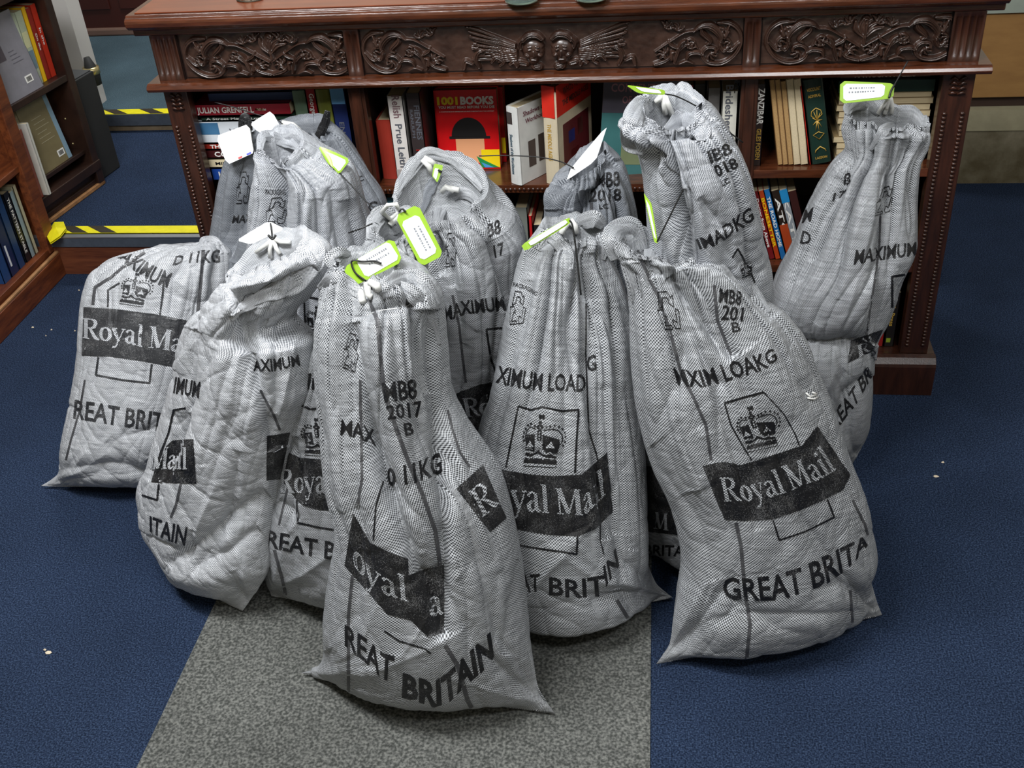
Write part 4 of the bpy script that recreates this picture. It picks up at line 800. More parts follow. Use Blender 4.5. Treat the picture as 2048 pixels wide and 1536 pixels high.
sack('C', [[463,522,600,478,0.05],[473,560,637,530,0.08],[443,600,600,600,0.09],[408,640,560,648,0.09],[389,680,606,695,0.09],[373,730,606,780,0.09],[348,815,585,855,0.09],[320,912,562,930,0.09],[299,975,545,1000,0.09],[303,1030,538,1065,0.09],[336,1095,535,1134,0.09],[345,1140,515,1180,0.06],[385,1165,485,1222,0.0]],
     .2, 'slack brightly lit grey sack at the front left under a white paper tag', weave_lit, 103, pleat=.008, crumple=0.006, back_raise=.03,
     folds=[([(470,615),(530,590),(600,550),(632,535)],-.045,16,30),([(475,625),(490,700),(530,830),(550,900)],-.035,12,34),([(440,560),(455,680),(440,820),(380,960),(330,1080)],.018,50,50),([(400,660),(380,800),(345,930),(330,960)],-.022,26,9),([(335,1130),(430,1060),(535,985)],-.018,18,12),([(380,1140),(450,1110),(520,1060)],-.014,12,16),([(470,580),(540,560),(620,500)],.03,22,22),([(520,700),(545,850)],.01,20,20),([(300,960),(350,900),(372,830)],-.012,10,16),([(480,900),(460,1010),(420,1120)],-.01,12,12),([(350,740),(420,640)],.008,20,20)])
sack('K', [[1225,458,1400,488,.05],[1237,507,1450,505,.07],[1256,560,1512,575,.09],[1261,685,1585,655,.11],[1267,783,1622,734,.12],[1283,860,1650,795,.115],[1310,945,1685,905,.115],[1350,1035,1725,1020,.115],[1368,1130,1740,1095,.115],[1350,1223,1737,1140,.115],[1341,1285,1750,1195,.09],[1313,1328,1764,1230,0]],
     .2, 'large grey sack leaning to the left at the front right, on the blue carpet', weave_std, 113, pleat=.02, crumple=0.0035,
     folds=[([(1335,560),(1400,640),(1470,720)],-.032,12,34),([(1290,900),(1400,1060),(1430,1160)],-.012,14,40),([(1560,600),(1640,760),(1700,900),(1730,1060)],.008,30,30),([(1250,520),(1300,700),(1350,870),(1400,980)],.012,40,40),([(1285,520),(1330,700),(1400,860)],-.01,30,10),([(1380,500),(1470,560),(1540,640)],-.014,12,24),([(1430,1180),(1560,1260),(1640,1270)],-.008,20,20),([(1295,480),(1300,560)],-.03,12,12),([(1360,500),(1345,570)],-.02,10,10),([(1345,1300),(1420,1240),(1480,1230)],-.008,15,15),([(1745,1200),(1690,1170),(1620,1180)],-.008,15,15)])
sack('E', [[668,505,790,520,.05],[645,560,860,560,.07],[640,600,878,600,.085],[641,700,887,690,.10],[650,820,897,800,.11],[662,930,925,865,.12],[686,1035,1000,985,.13],[668,1130,1032,1110,.13],[654,1230,1048,1220,.13],[648,1305,1064,1320,.11],[640,1335,1074,1372,.08],[603,1346,1109,1427,.0]],
     .15, 'foremost grey sack in the centre, with a green tag on its crumpled neck', weave_std, 127, pleat=.02, crumple=0.0035,
     folds=[([(693,650),(722,760),(745,900),(790,1040),(860,1210),(885,1275)],-.034,10,26),([(870,620),(893,860),(893,1050),(888,1270)],-.034,26,9),([(755,620),(800,900),(850,1150)],.024,45,45),([(1040,1120),(1010,1310)],-.01,12,25),([(655,1300),(720,1400),(800,1430)],-.01,14,14),([(690,640),(850,600)],-.02,14,14),([(650,640),(655,800),(690,1020)],.008,25,25),([(720,1100),(700,1250),(705,1380)],-.008,12,30),([(960,1000),(1000,1150),(990,1350)],-.006,30,12),([(840,620),(850,700),(860,790)],-.014,10,22)])
# ------------------------------------------------------------------ printing on the sacks
def inkmat(name, c1, c2, sc_=700, thr=.60):
    m = mat(name, c1, rough=.5); nt = m.node_tree; N = nt.nodes; L = nt.links; b = N['Principled BSDF']
    tc = N['Texture Coordinate']; a = N.new('ShaderNodeTexNoise'); a.inputs['Scale'].default_value = sc_; a.inputs['Detail'].default_value = 1
    c = N.new('ShaderNodeTexNoise'); c.inputs['Scale'].default_value = 26; c.inputs['Detail'].default_value = 5
    L.new(tc.outputs['Object'], a.inputs['Vector']); L.new(tc.outputs['Object'], c.inputs['Vector'])
    ad = N.new('ShaderNodeMath'); ad.operation = 'MULTIPLY_ADD'; ad.inputs[1].default_value = .55; L.new(c.outputs[0], ad.inputs[0]); L.new(a.outputs[0], ad.inputs[2])
    r = N.new('ShaderNodeValToRGB'); r.color_ramp.elements[0].position = thr+.22; r.color_ramp.elements[1].position = thr+.34
    r.color_ramp.elements[0].color = (*lin(c1), 1); r.color_ramp.elements[1].color = (*lin(c2), 1); L.new(ad.outputs[0], r.inputs[0]); L.new(r.outputs[0], b.inputs['Base Color'])
    return m
ink = inkmat('black_print', (15, 15, 18), (100, 100, 102), thr=.68)
band_ink = inkmat('worn_black_band', (19, 19, 21), (105, 105, 106), thr=.62)
pale_ink = inkmat('faded_print', (44, 45, 48), (130, 130, 132), thr=.64)
stripe_ink = inkmat('grey_stripe_thread', (66, 66, 69), (115, 115, 116), thr=.64)
GL = {
 'R': (.74, [([(.16,0),(.16,1)],[.17,.17]), ([(.02,.025),(.32,.025)],[.05,.05]), ([(.02,.975),(.2,.975)],[.05,.05]), ([(.2,.97),(.42,.96),(.55,.88),(.58,.75),(.52,.6),(.38,.53),(.2,.52)],[.06,.07,.14,.16,.14,.07,.05]), ([(.34,.52),(.46,.3),(.6,.08),(.76,.02)],[.1,.16,.15,.06])]),
 'o': (.58, [([(.29+.2*math.cos(a), .32+.29*math.sin(a)) for a in [2*PI*i/20 for i in range(21)]], [.05+.11*abs(math.cos(2*PI*i/20)) for i in range(21)])]),
 'y': (.56, [([(.07,.62),(.3,.03)],[.15,.13]), ([(.5,.62),(.27,.0),(.17,-.22),(.05,-.24)],[.05,.06,.07,.1]), ([(0,.63),(.22,.63)],[.05,.05]), ([(.4,.63),(.58,.63)],[.05,.05])]),
 'a': (.54, [([(.08,.5),(.14,.6),(.26,.64),(.36,.56),(.37,.12),(.43,.04),(.53,.06)],[.12,.08,.06,.12,.14,.12,.05]), ([(.36,.4),(.18,.33),(.09,.2),(.12,.06),(.22,.02),(.36,.13)],[.05,.08,.14,.14,.09,.05])]),
 'l': (.3, [([(.15,0),(.15,1)],[.15,.15]), ([(.02,.025),(.29,.025)],[.05,.05]), ([(.02,.97),(.15,.97)],[.05,.05])]),
 'i': (.3, [([(.15,0),(.15,.64)],[.15,.15]), ([(.02,.025),(.29,.025)],[.05,.05]), ([(.02,.63),(.15,.63)],[.05,.05]), ([(.15,.79),(.15,.94)],[.16,.16])]),
 'M': (1.0, [([(.15,0),(.15,.98)],[.06,.06]), ([(.15,.98),(.47,.04)],[.2,.16]), ([(.47,.04),(.8,.98)],[.06,.06]), ([(.83,0),(.83,.98)],[.18,.18]), ([(.02,.025),(.28,.025)],[.05,.05]), ([(.68,.025),(.98,.025)],[.05,.05]), ([(.0,.97),(.18,.97)],[.05,.05]), ([(.78,.97),(.98,.97)],[.05,.05])]),
 ' ': (.24, [])}
def poly_at(pl, t):
    pl = np.array(pl, float); s = np.concatenate([[0], np.cumsum(np.linalg.norm(np.diff(pl, axis=0), axis=1))]); s /= s[-1]
    return np.stack([np.interp(t, s, pl[:, 0]), np.interp(t, s, pl[:, 1])], -1)
def ribbon2d(pts, ws, step, across=2):      # polyline with widths -> (verts2d, faces)
    pts = np.array(pts, float); ws = np.array(ws if hasattr(ws, '__len__') else [ws]*len(pts), float)
    seg = np.linalg.norm(np.diff(pts, axis=0), axis=1); s = np.concatenate([[0], np.cumsum(seg)]); n = max(2, int(math.ceil(s[-1]/step))+1)
    t = np.unique(np.concatenate([np.linspace(0, s[-1], n), s])); x = np.stack([np.interp(t, s, pts[:, 0]), np.interp(t, s, pts[:, 1])], -1); w_ = np.interp(t, s, ws)
    d = np.gradient(x, axis=0); d /= (np.linalg.norm(d, axis=1, keepdims=True)+1e-9); nn = np.stack([-d[:, 1], d[:, 0]], -1)
    k = np.linspace(-.5, .5, across+1); V = x[:, None]+nn[:, None]*(w_[:, None]*k[None])[..., None]
    m = across+1; F_ = [(i*m+j, (i+1)*m+j, (i+1)*m+j+1, i*m+j+1) for i in range(len(t)-1) for j in range(across)]
    return V.reshape(-1, 2), F_
def disc2d(c, r, n=8):
    return np.array([c]+[(c[0]+r*math.cos(2*PI*i/n), c[1]+r*math.sin(2*PI*i/n)) for i in range(n)]), [(0, 1+i, 1+(i+1) % n) for i in range(n)]
def poly2d(pts, step):                      # filled polygon cut into a grid
    bm = bmesh.new(); bm.faces.new([bm.verts.new((p[0], p[1], 0)) for p in pts]); return cut2d(bm, step, step)
def cut2d(bm, sx, sy):
    xs = [v.co.x for v in bm.verts]; ys = [v.co.y for v in bm.verts]
    for ax, lo, hi, st in ((0, min(xs), max(xs), sx), (1, min(ys), max(ys), sy)):
        k = lo+st
        while k < hi-1e-6:
            co = (k, 0, 0) if ax == 0 else (0, k, 0); no = (1, 0, 0) if ax == 0 else (0, 1, 0)
            bmesh.ops.bisect_plane(bm, geom=bm.verts[:]+bm.edges[:]+bm.faces[:], plane_co=co, plane_no=no); k += st
    bmesh.ops.triangulate(bm, faces=[f for f in bm.faces if len(f.verts) > 4])
    bm.verts.index_update(); V = np.array([v.co[:2] for v in bm.verts]); F_ = [tuple(v.index for v in f.verts) for f in bm.faces]; bm.free(); return V, F_
_TX = {}
def text_bm_unused(s, bold=.022, res=2):
    cu = bpy.data.curves.new('t', 'FONT'); cu.body = s; cu.size = 1; cu.offset = bold; cu.resolution_u = res; cu.fill_mode = 'FRONT'
    o = bpy.data.objects.new('t', cu); dg = bpy.context.evaluated_depsgraph_get(); C.objects.link(o); dg.update()
    me = bpy.data.meshes.new_from_object(o.evaluated_get(dg)); bpy.data.objects.remove(o); bpy.data.curves.remove(cu)
    bm = bmesh.new(); bm.from_mesh(me); bpy.data.meshes.remove(me); bmesh.ops.remove_doubles(bm, verts=bm.verts[:], dist=1e-5); return bm
def text2d(s, wpx, hpx, bold=.022, step=4.5):
    bm = text_bm0(s, bold); bmesh.ops.remove_doubles(bm, verts=bm.verts[:], dist=1e-5); x0 = min(v.co.x for v in bm.verts); x1 = max(v.co.x for v in bm.verts); CAPH = .729
    for v in bm.verts: v.co.x = (v.co.x-x0)/(x1-x0); v.co.y = v.co.y/CAPH
    return cut2d(bm, min(.5, step/max(wpx, 1)), min(.5, step/max(hpx, 1)))
def warp(V, bot, top):
    u = V[:, 0]; v = V[:, 1:2]; b = poly_at(bot, np.clip(u, 0, 1)); t = poly_at(top, np.clip(u, 0, 1)); return b+(t-b)*v
CROWN_D = [('p', [(530,620),(640,612),(640,850),(515,832)]), ('p', [(745,622),(850,650),(975,685),(985,760),(950,880),(800,880),(745,800)]),
  ('r', [(760,560),(880,542),(960,560),(1010,620),(1020,700),(990,760)], 14), ('r', [(650,540),(580,510),(540,560),(515,640),(525,740)], 14), ('r', [(705,560),(705,700)], 62),
  ('r', [(700,395),(770,350)], 34), ('r', [(700,350),(770,395)], 34), ('d', (715,450), 26), ('r', [(670,510),(712,485),(755,510),(712,548),(670,510)], 26),
  ('r', [(515,880),(580,905),(690,855),(800,915),(940,930)], 40), ('r', [(510,950),(940,975)], 20), ('r', [(492,985),(945,1010)], 44), ('r', [(488,1052),(900,1075),(945,1062)], 10)]
CROWN_D += [('d', p, 17) for p in [(800,520),(850,505),(910,495),(965,510),(1015,545),(1050,590),(1065,650),(1060,720),(1030,770),(640,495),(590,470),(550,490),(520,540),(495,590),(485,650),(495,700)]]
CROWN_L = [('p', [(575,690),(592,735),(610,760),(618,785),(575,795),(530,785),(545,760),(558,735)]), ('p', [(860,700),(878,745),(905,785),(905,820),(860,800),(800,810),(795,785),(842,745)]),
  ('r', [(660,720),(745,800)], 34), ('r', [(745,715),(660,800)], 34), ('r', [(515,860),(570,832),(600,870),(640,860),(690,810),(760,880),(800,890),(850,862),(890,900),(940,908)], 15), ('d', (705,590), 14), ('d', (705,630), 14), ('d', (705,670), 14),
  ('d', (560,945), 14), ('d', (640,945), 14), ('d', (760,950), 16), ('d', (870,962), 14)]
def uvc(p): return ((p[0]-470)/600, (1070-p[1])/730)
def crown2d(lst):
    out = []
    for it in lst:
        if it[0] == 'p': out.append(poly2d([uvc(p) for p in it[1]], .09))
        elif it[0] == 'r': out.append(ribbon2d([uvc(p) for p in it[1]], it[2]/640, .05, 1))
        else: out.append(disc2d(uvc(it[1]), it[2]/640, 6))
    return out
RECYC = [[(.12,.55),(.3,.95),(.7,.95),(.78,.8),(.9,.84),(.8,.55),(.6,.66),(.68,.72),(.6,.8),(.42,.8),(.32,.6)], [(.0,.5),(.25,.52),(.34,.3),(.24,.36),(.1,.1),(.4,.1),(.4,.0),(.0,.02),(.0,.3)], [(.98,.45),(.82,.0),(.56,.0),(.5,.12),(.56,.24),(.74,.16),(.84,.5)]]
def put(key, prints, ink_m=None, band_m=None, light_m=None):
    S = SACKS[key]; b = np.cross(S['up'], S['n']); sets = {}
    cnt = [0]
    def drape(part, V, Fc, off):
        part = (part, cnt[0])
        V = np.asarray(V, float); hs = [hit(key, p) for p in V]; tgt = sets.setdefault(part, ([], [], []))
        ok = [h is not None for h in hs]; k0 = len(tgt[0]); idx = {}
        for i, h in enumerate(hs):
            if h is not None: idx[i] = len(tgt[0]); tgt[0].append(h[0]+h[1]*off)
        for f in Fc:
            if all(i in idx for i in f):
                good = True
                for a, c in zip(f, f[1:]+f[:1]):
                    e = np.linalg.norm(V[a]-V[c])/F*2.0; l = np.linalg.norm(hs[a][0]-hs[c][0])
                    if l > 6*e+.008: good = False; break
                if good: tgt[1].append(tuple(idx[i] for i in f))
    for it in prints:
        k = it[0]; cnt[0] += 1
        if k == 't' or k == 'th':
            s, bot, top = it[1:4]; w_ = np.linalg.norm(np.array(bot[-1])-bot[0])+1; h_ = np.linalg.norm(np.array(bot[0])-top[0])
            V, Fc = text2d(s, w_, h_, .0 if k == 'th' else (.038 if h_ > 45 else .020)); drape('printed_lettering', warp(V, bot, top), Fc, .0010)
        elif k == 'rm':
            s, bot, top = it[1:4]; adv = sum(GL[c][0] for c in s); x = 0
            for c in s:
                a, st = GL[c]
                for pts, ws in st:
                    V, Fc = ribbon2d(pts, ws, .1, 1); V = V.copy(); V[:, 0] = (V[:, 0]+x)/adv; drape('band_lettering', warp(V, bot, top), Fc, .0019)
                x += a
        elif k == 'band':
            bot, top = it[1:3]; w_ = np.linalg.norm(np.array(bot[-1])-bot[0]); n = int(max(4, w_/4)); h_ = np.linalg.norm(np.array(bot[0])-top[0]); m_ = int(max(4, h_/4))
            u, v = np.meshgrid(np.linspace(0, 1, n), np.linspace(0, 1, m_), indexing='ij'); V = warp(np.stack([u.ravel(), v.ravel()], -1), bot, top)
            drape('printed_band', V, [(i*m_+j, (i+1)*m_+j, (i+1)*m_+j+1, i*m_+j+1) for i in range(n-1) for j in range(m_-1)], .0012)
        elif k == 'l': V, Fc = ribbon2d(it[1], it[2], 4, 1); drape('printed_frame_or_crease_shade', V, Fc, .0010)
        elif k == 's': V, Fc = ribbon2d(it[1], it[2], 4, 2); drape('woven_stripe', V, Fc, .0007)
        elif k == 'crown':
            for V, Fc in crown2d(CROWN_D): drape('printed_crown', warp(V, it[1], it[2]), Fc, .0010)
            for V, Fc in crown2d(CROWN_L): drape('crown_highlights', warp(V, it[1], it[2]), Fc, .0018)
        elif k == 'rc':
            for pl in RECYC:
                V, Fc = ribbon2d(np.array(pl+pl[:1]), .035, .12, 1); drape('printed_recycling_mark', warp(V, it[1], it[2]), Fc, .0010)
    lm = light_m or MATS[list(S['root'].children)[0].data.materials[0].name]
    for (part, _i), (v, f, _) in sets.items():
        if not f: continue
        m = {'printed_lettering': ink_m or ink, 'printed_frame_or_crease_shade': ink_m or ink, 'printed_recycling_mark': ink_m or ink, 'printed_crown': ink_m or ink, 'printed_band': band_m or band_ink, 'woven_stripe': stripe_ink}.get(part, lm)
        me = bpy.data.meshes.new(part); loc = np.array(S['root'].location); me.from_pydata([tuple(p-loc) for p in v], [], f); me.update()
        if m is lm:
            uv = me.uv_layers.new(name='UVMap'); vv = np.array(v); q = np.stack([vv@b, vv@S['up']], -1)
            li = np.zeros(len(me.loops), np.int32); me.loops.foreach_get('vertex_index', li); uv.data.foreach_set('uv', q[li].ravel().astype(np.float32))
        link(part, me, m, S['root'])
put('E', [('t','MB8',[(770,804),(834,796)],[(764,764),(832,756)]),('t','2017',[(776,838),(846,832)],[(772,810),(842,800)]),('t','B',[(810,872),(828,868)],[(806,846),(824,842)]),
 ('t','MAX',[(680,868),(712,874),(752,892)],[(683,838),(712,842),(748,858)]),('t','0 11KG',[(775,972),(830,965),(886,944)],[(772,936),(828,924),(880,902)]),
 ('band',[(690,1131),(752,1201),(775,1228),(822,1240)],[(706,1026),(741,1085),(780,1104),(815,1117)]),('band',[(822,1240),(857,1275),(889,1265)],[(816,1150),(850,1138),(889,1128)]),('band',[(980,1064),(1012,1036)],[(912,977),(965,930)]),
 ('rm','oyal',[(706,1128),(740,1170),(778,1190),(818,1203)],[(712,1072),(740,1112),(772,1138),(812,1150)]),('rm','a',[(857,1233),(888,1227)],[(851,1176),(882,1168)]),('rm','R',[(962,1036),(998,1008)],[(936,984),(966,958)]),
 ('l',[(769,1261),(800,1282),(850,1297),(862,1307)],3.5),('l',[(766,962),(752,1010),(747,1080)],3),
 ('t','REAT',[(690,1290),(730,1322),(760,1352),(786,1366)],[(690,1246),(730,1272),(768,1304),(790,1310)]),('t','BRITAIN',[(804,1392),(840,1402),(868,1412),(900,1400),(935,1365),(965,1340),(988,1310)],[(806,1344),(838,1354),(868,1362),(893,1345),(925,1315),(950,1290),(980,1262)]),
 ('s',[(738,600),(755,640),(760,700),(768,780),(790,850),(815,920),(845,990),(870,1060),(880,1130)],8),('s',[(720,760),(722,850),(724,960),(715,1010)],5),('s',[(705,1150),(697,1230),(697,1400)],6),('s',[(895,820),(905,860),(920,905),(940,935)],5),('s',[(890,1290),(915,1330),(935,1400),(962,1450)],9),
 ('rc',[(685,735),(715,745)],[(690,660),(720,668)])])
put('K', [('l',[(1449,806),(1490,794),(1527,784)],4.5),('l',[(1449,806),(1462,850),(1490,900),(1504,920)],3),('l',[(1527,784),(1568,828),(1590,868),(1598,890)],2.5),
 ('crown',[(1495,906),(1572,886)],[(1458,826),(1550,796)]),
 ('band',[(1449,1038),(1490,1041),(1545,1038),(1600,1020),(1650,998),(1685,980),(1700,950)],[(1405,932),(1432,925),(1450,923),(1480,930),(1520,918),(1560,905),(1605,890),(1625,862),(1634,852)]),
 ('rm','Royal Mail',[(1448,1002),(1480,1001),(1508,1002),(1545,992),(1575,983),(1610,968),(1645,955),(1672,938)],[(1438,954),(1470,952),(1500,950),(1535,942),(1562,932),(1590,922),(1620,908),(1640,888)]),
 ('l',[(1546,1040),(1558,1080),(1610,1063),(1668,1034),(1654,998)],3.5),
 ('t','GREAT BRITA',[(1448,1195),(1490,1200),(1560,1199),(1615,1180),(1650,1168),(1690,1140),(1712,1118),(1735,1090)],[(1444,1152),(1490,1154),(1545,1149),(1600,1132),(1636,1115),(1675,1096),(1705,1082),(1740,1066)]),
 ('t','MXIM LOAKG',[(1355,770),(1400,774),(1445,765),(1490,750),(1530,738),(1555,718)],[(1345,735),(1395,740),(1435,730),(1480,716),(1520,706),(1545,695)]),
 ('t','MB8',[(1438,604),(1482,610)],[(1440,574),(1484,582)]),('t','201',[(1442,638),(1485,642)],[(1446,608),(1488,614)]),('t','B',[(1465,664),(1482,662)],[(1462,644),(1478,642)]),
 ('rc',[(1330,660),(1368,655)],[(1300,582),(1345,578)]),
 ('s',[(1275,500),(1300,560),(1320,600),(1345,680),(1362,745),(1390,800),(1412,850),(1422,920)],6),('s',[(1472,1045),(1482,1090),(1490,1180),(1500,1250),(1492,1330)],7),('s',[(1428,570),(1435,640),(1462,710)],6),('s',[(1705,1000),(1730,1050),(1735,1070)],5),('s',[(1700,1180),(1705,1245)],5)])
put('H', [('l',[(1037,812),(1062,820),(1085,814),(1125,822),(1157,819)],4),('l',[(1037,812),(1025,870),(1012,935)],3.5),('l',[(1157,819),(1153,880),(1150,945)],4),
 ('crown',[(1045,934),(1131,934)],[(1045,829),(1133,829)]),
 ('band',[(990,1035),(1030,1058),(1090,1068),(1153,1073),(1190,1058),(1226,1022)],[(960,925),(1010,940),(1060,948),(1110,952),(1165,948),(1190,925),(1213,905)]),
 ('rm','Royal Mail',[(955,1000),(1000,1018),(1035,1020),(1080,1024),(1110,1027),(1168,1030),(1190,1010),(1212,988)],[(955,935),(1000,955),(1035,958),(1070,962),(1105,974),(1160,978),(1185,950),(1205,934)]),
 ('l',[(1018,1086),(1060,1094),(1153,1108),(1155,1070)],4),
 ('t','G',[(1020,1196),(1038,1190)],[(1016,1158),(1034,1150)]),('t','AT',[(1040,1184),(1080,1182)],[(1038,1148),(1080,1146)]),('t','BRIT',[(1098,1188),(1150,1195),(1212,1190)],[(1098,1152),(1150,1158),(1208,1148)]),('t','IN',[(1212,1172),(1238,1130)],[(1205,1132),(1230,1095)]),
 ('t','XIMUM LOAD',[(992,764),(1040,776),(1085,782),(1110,781),(1172,783)],[(998,730),(1040,738),(1085,745),(1115,746),(1172,748)]),('t','G',[(1174,742),(1192,740)],[(1174,710),(1192,708)]),
 ('rc',[(1020,650),(1052,645)],[(1022,578),(1052,582)]),('th','PACKAGING',[(1026,573),(1050,578),(1072,592)],[(1028,564),(1053,569),(1076,584)]),
 ('l',[(1172,600),(1172,700),(1175,780),(1178,860),(1196,920)],3),('s',[(1233,1200),(1258,1240),(1278,1268)],7),('l',[(1200,1040),(1200,1080),(1208,1110)],2.5)])  # first line here is crease shade, inked along the main fold
put('C', [('band',[(303,965),(350,966),(393,967)],[(320,905),(345,880),(387,878)]),('rm','Mail',[(300,938),(376,938)],[(306,892),(376,894)]),('band',[(533,960),(560,958)],[(533,872),(580,864)]),
 ('t','IMUM',[(347,785),(398,795)],[(352,752),(402,762)]),('t','AXIMUM',[(506,742),(545,742),(600,730)],[(505,718),(550,716),(596,708)]),('t','ITAIN',[(300,1062),(335,1080),(370,1090)],[(300,1030),(335,1042),(376,1052)]),
 ('l',[(284,990),(315,1000),(318,968)],4),('l',[(322,905),(337,868),(348,820),(372,816)],4),('rc',[(480,622),(520,600)],[(478,594),(516,580)]),
 ('s',[(362,968),(352,1010),(342,1035)],5),('s',[(520,780),(548,830),(560,860)],5)], ink_m=pale_ink if False else None)
put('A', [('band',[(164,711),(220,713),(290,723),(352,735),(380,738)],[(168,614),(230,618),(310,628),(390,644)]),
 ('rm','Royal Mail',[(166,676),(210,682),(255,686),(283,694),(317,697),(352,703),(390,709)],[(166,636),(210,638),(258,644),(283,648),(325,656),(360,664),(396,672)]),
 ('t','REAT BRIT',[(147,836),(205,845),(225,849),(280,857),(325,862)],[(150,798),(210,806),(228,810),(285,818),(330,825)]),
 ('crown',[(237,608),(300,615)],[(246,545),(312,548)]),('t','AXIMUM',[(236,516),(270,542),(300,562),(335,575)],[(256,503),(290,520),(318,535),(345,545)]),
 ('l',[(216,614),(216,580),(240,566)],3.5),('l',[(320,630),(325,590),(328,560)],4),('l',[(197,714),(192,750),(245,760),(299,766),(304,728)],4),
 ('s',[(170,760),(160,820),(142,880),(132,920)],4),('s',[(186,610),(190,575),(222,555),(245,535),(290,505)],6),('s',[(395,630),(402,560),(407,500)],7),
 ('t','D 11KG',[(345,530),(385,525),(440,525)],[(352,512),(395,502),(440,498)])], ink_m=pale_ink, band_m=inkmat('faded_band', (48,49,52), (125,125,126), thr=.62))
put('D', [('t','IM',[(614,778),(648,778)],[(618,745),(650,745)]),('l',[(603,810),(620,818),(655,815)],4),('crown',[(608,912),(690,912)],[(596,836),(682,836)]),
 ('band',[(566,962),(600,1008),(640,1020),(700,1024)],[(578,905),(600,915),(640,918),(700,920)]),('rm','Royal',[(560,985),(600,986),(664,986)],[(560,938),(600,936),(660,932)]),
 ('l',[(594,1000),(596,1045),(640,1055),(690,1062)],4),('t','REAT BR',[(532,1092),(590,1105),(640,1114),(700,1124)],[(536,1058),(592,1070),(642,1078),(700,1088)]),
 ('s',[(549,1100),(565,1160),(575,1205)],6),('s',[(585,930),(570,1000),(558,1050)],4)])
put('G', [('t','MAXIMUM',[(888,644),(930,628),(970,624),(1012,620)],[(886,615),(925,600),(970,595),(1006,590)]),('l',[(1012,655),(973,658),(980,710),(992,745)],4),
 ('band',[(940,870),(990,862),(1030,855)],[(912,787),(960,768),(1000,762),(1030,760)]),('rm','Ro',[(930,834),(985,828)],[(924,796),(980,790)]),('l',[(905,795),(912,830),(940,870)],4),
 ('s',[(905,590),(918,650),(925,710),(932,765)],5),('rc',[(890,535),(914,530)],[(888,465),(912,462)]),('t','B8',[(976,476),(1002,466)],[(974,448),(999,437)]),('t','17',[(990,515),(1010,507)],[(986,490),(1006,483)])])
put('I', [('t','MB8',[(1190,375),(1240,371)],[(1194,346),(1238,341)]),('t','2018',[(1178,403),(1243,400)],[(1181,379),(1242,376)]),('t','LC',[(1198,418),(1217,417)],[(1198,408),(1217,407)]),('s',[(1183,405),(1184,440)],6)])
put('J', [('t','IB8',[(1422,326),(1466,306)],[(1414,302),(1456,284)]),('t','018',[(1434,354),(1478,334)],[(1424,330),(1468,314)]),('t','LC',[(1445,372),(1461,364)],[(1440,361),(1456,354)]),
 ('t','IMADKG',[(1400,497),(1425,493),(1450,478),(1485,455),(1508,438)],[(1392,478),(1420,466),(1448,448),(1480,425),(1500,412)]),('l',[(1465,515),(1475,497),(1500,540),(1510,565)],3),('crown',[(1484,560),(1512,548)],[(1476,525),(1502,512)]),
 ('band',[(1270,1060),(1400,1074)],[(1266,930),(1400,940)]),('rm','M',[(1307,1056),(1338,1060)],[(1311,1022),(1336,1026)]),('t','BRITA',[(1290,1110),(1368,1112)],[(1290,1088),(1370,1090)])])
put('L', [('t','MAXIMUM',[(1707,529),(1755,520),(1790,516),(1832,510)],[(1712,499),(1755,493),(1790,487),(1832,483)]),('t','8',[(1686,371),(1701,368)],[(1688,346),(1703,343)]),('t','17',[(1664,402),(1692,390)],[(1668,386),(1695,377)]),
 ('t','M',[(1604,446),(1622,442)],[(1611,419),(1628,413)]),('t','D',[(1600,486),(1620,490)],[(1606,460),(1624,464)]),('l',[(1784,627),(1784,553),(1810,549)],4.5),('rc',[(1750,432),(1786,420)],[(1756,378),(1788,366)]),
 ('s',[(1761,431),(1759,499),(1741,612),(1735,661)],4),('band',[(1695,726),(1745,702)],[(1702,680),(1766,658)]),('rm','R',[(1716,716),(1742,700)],[(1712,692),(1738,680)]),
 ('t','REAT BR',[(1672,862),(1690,836),(1712,808),(1728,780),(1744,752)],[(1660,836),(1682,804),(1703,777),(1716,756),(1738,724)])])
put('B2', [('rc',[(532,450),(575,445)],[(532,394),(575,392)]),('th','PACKAGING',[(531,389),(572,390)],[(531,378),(570,378)]),('l',[(585,588),(640,598),(700,604)],4),('l',[(608,600),(611,690)],3.5),('crown',[(612,674),(672,678)],[(608,610),(666,614)]),('band',[(590,760),(660,770),(720,775)],[(588,685),(660,692),(720,700)])])
put('B1', [('t','MAX',[(464,446),(504,444)],[(467,430),(506,427)]),('rc',[(472,408),(500,404)],[(474,342),(500,340)]),('t','KG',[(720,427),(757,423)],[(716,406),(754,401)]),('t','LC',[(712,367),(728,360)],[(708,358),(723,350)])])
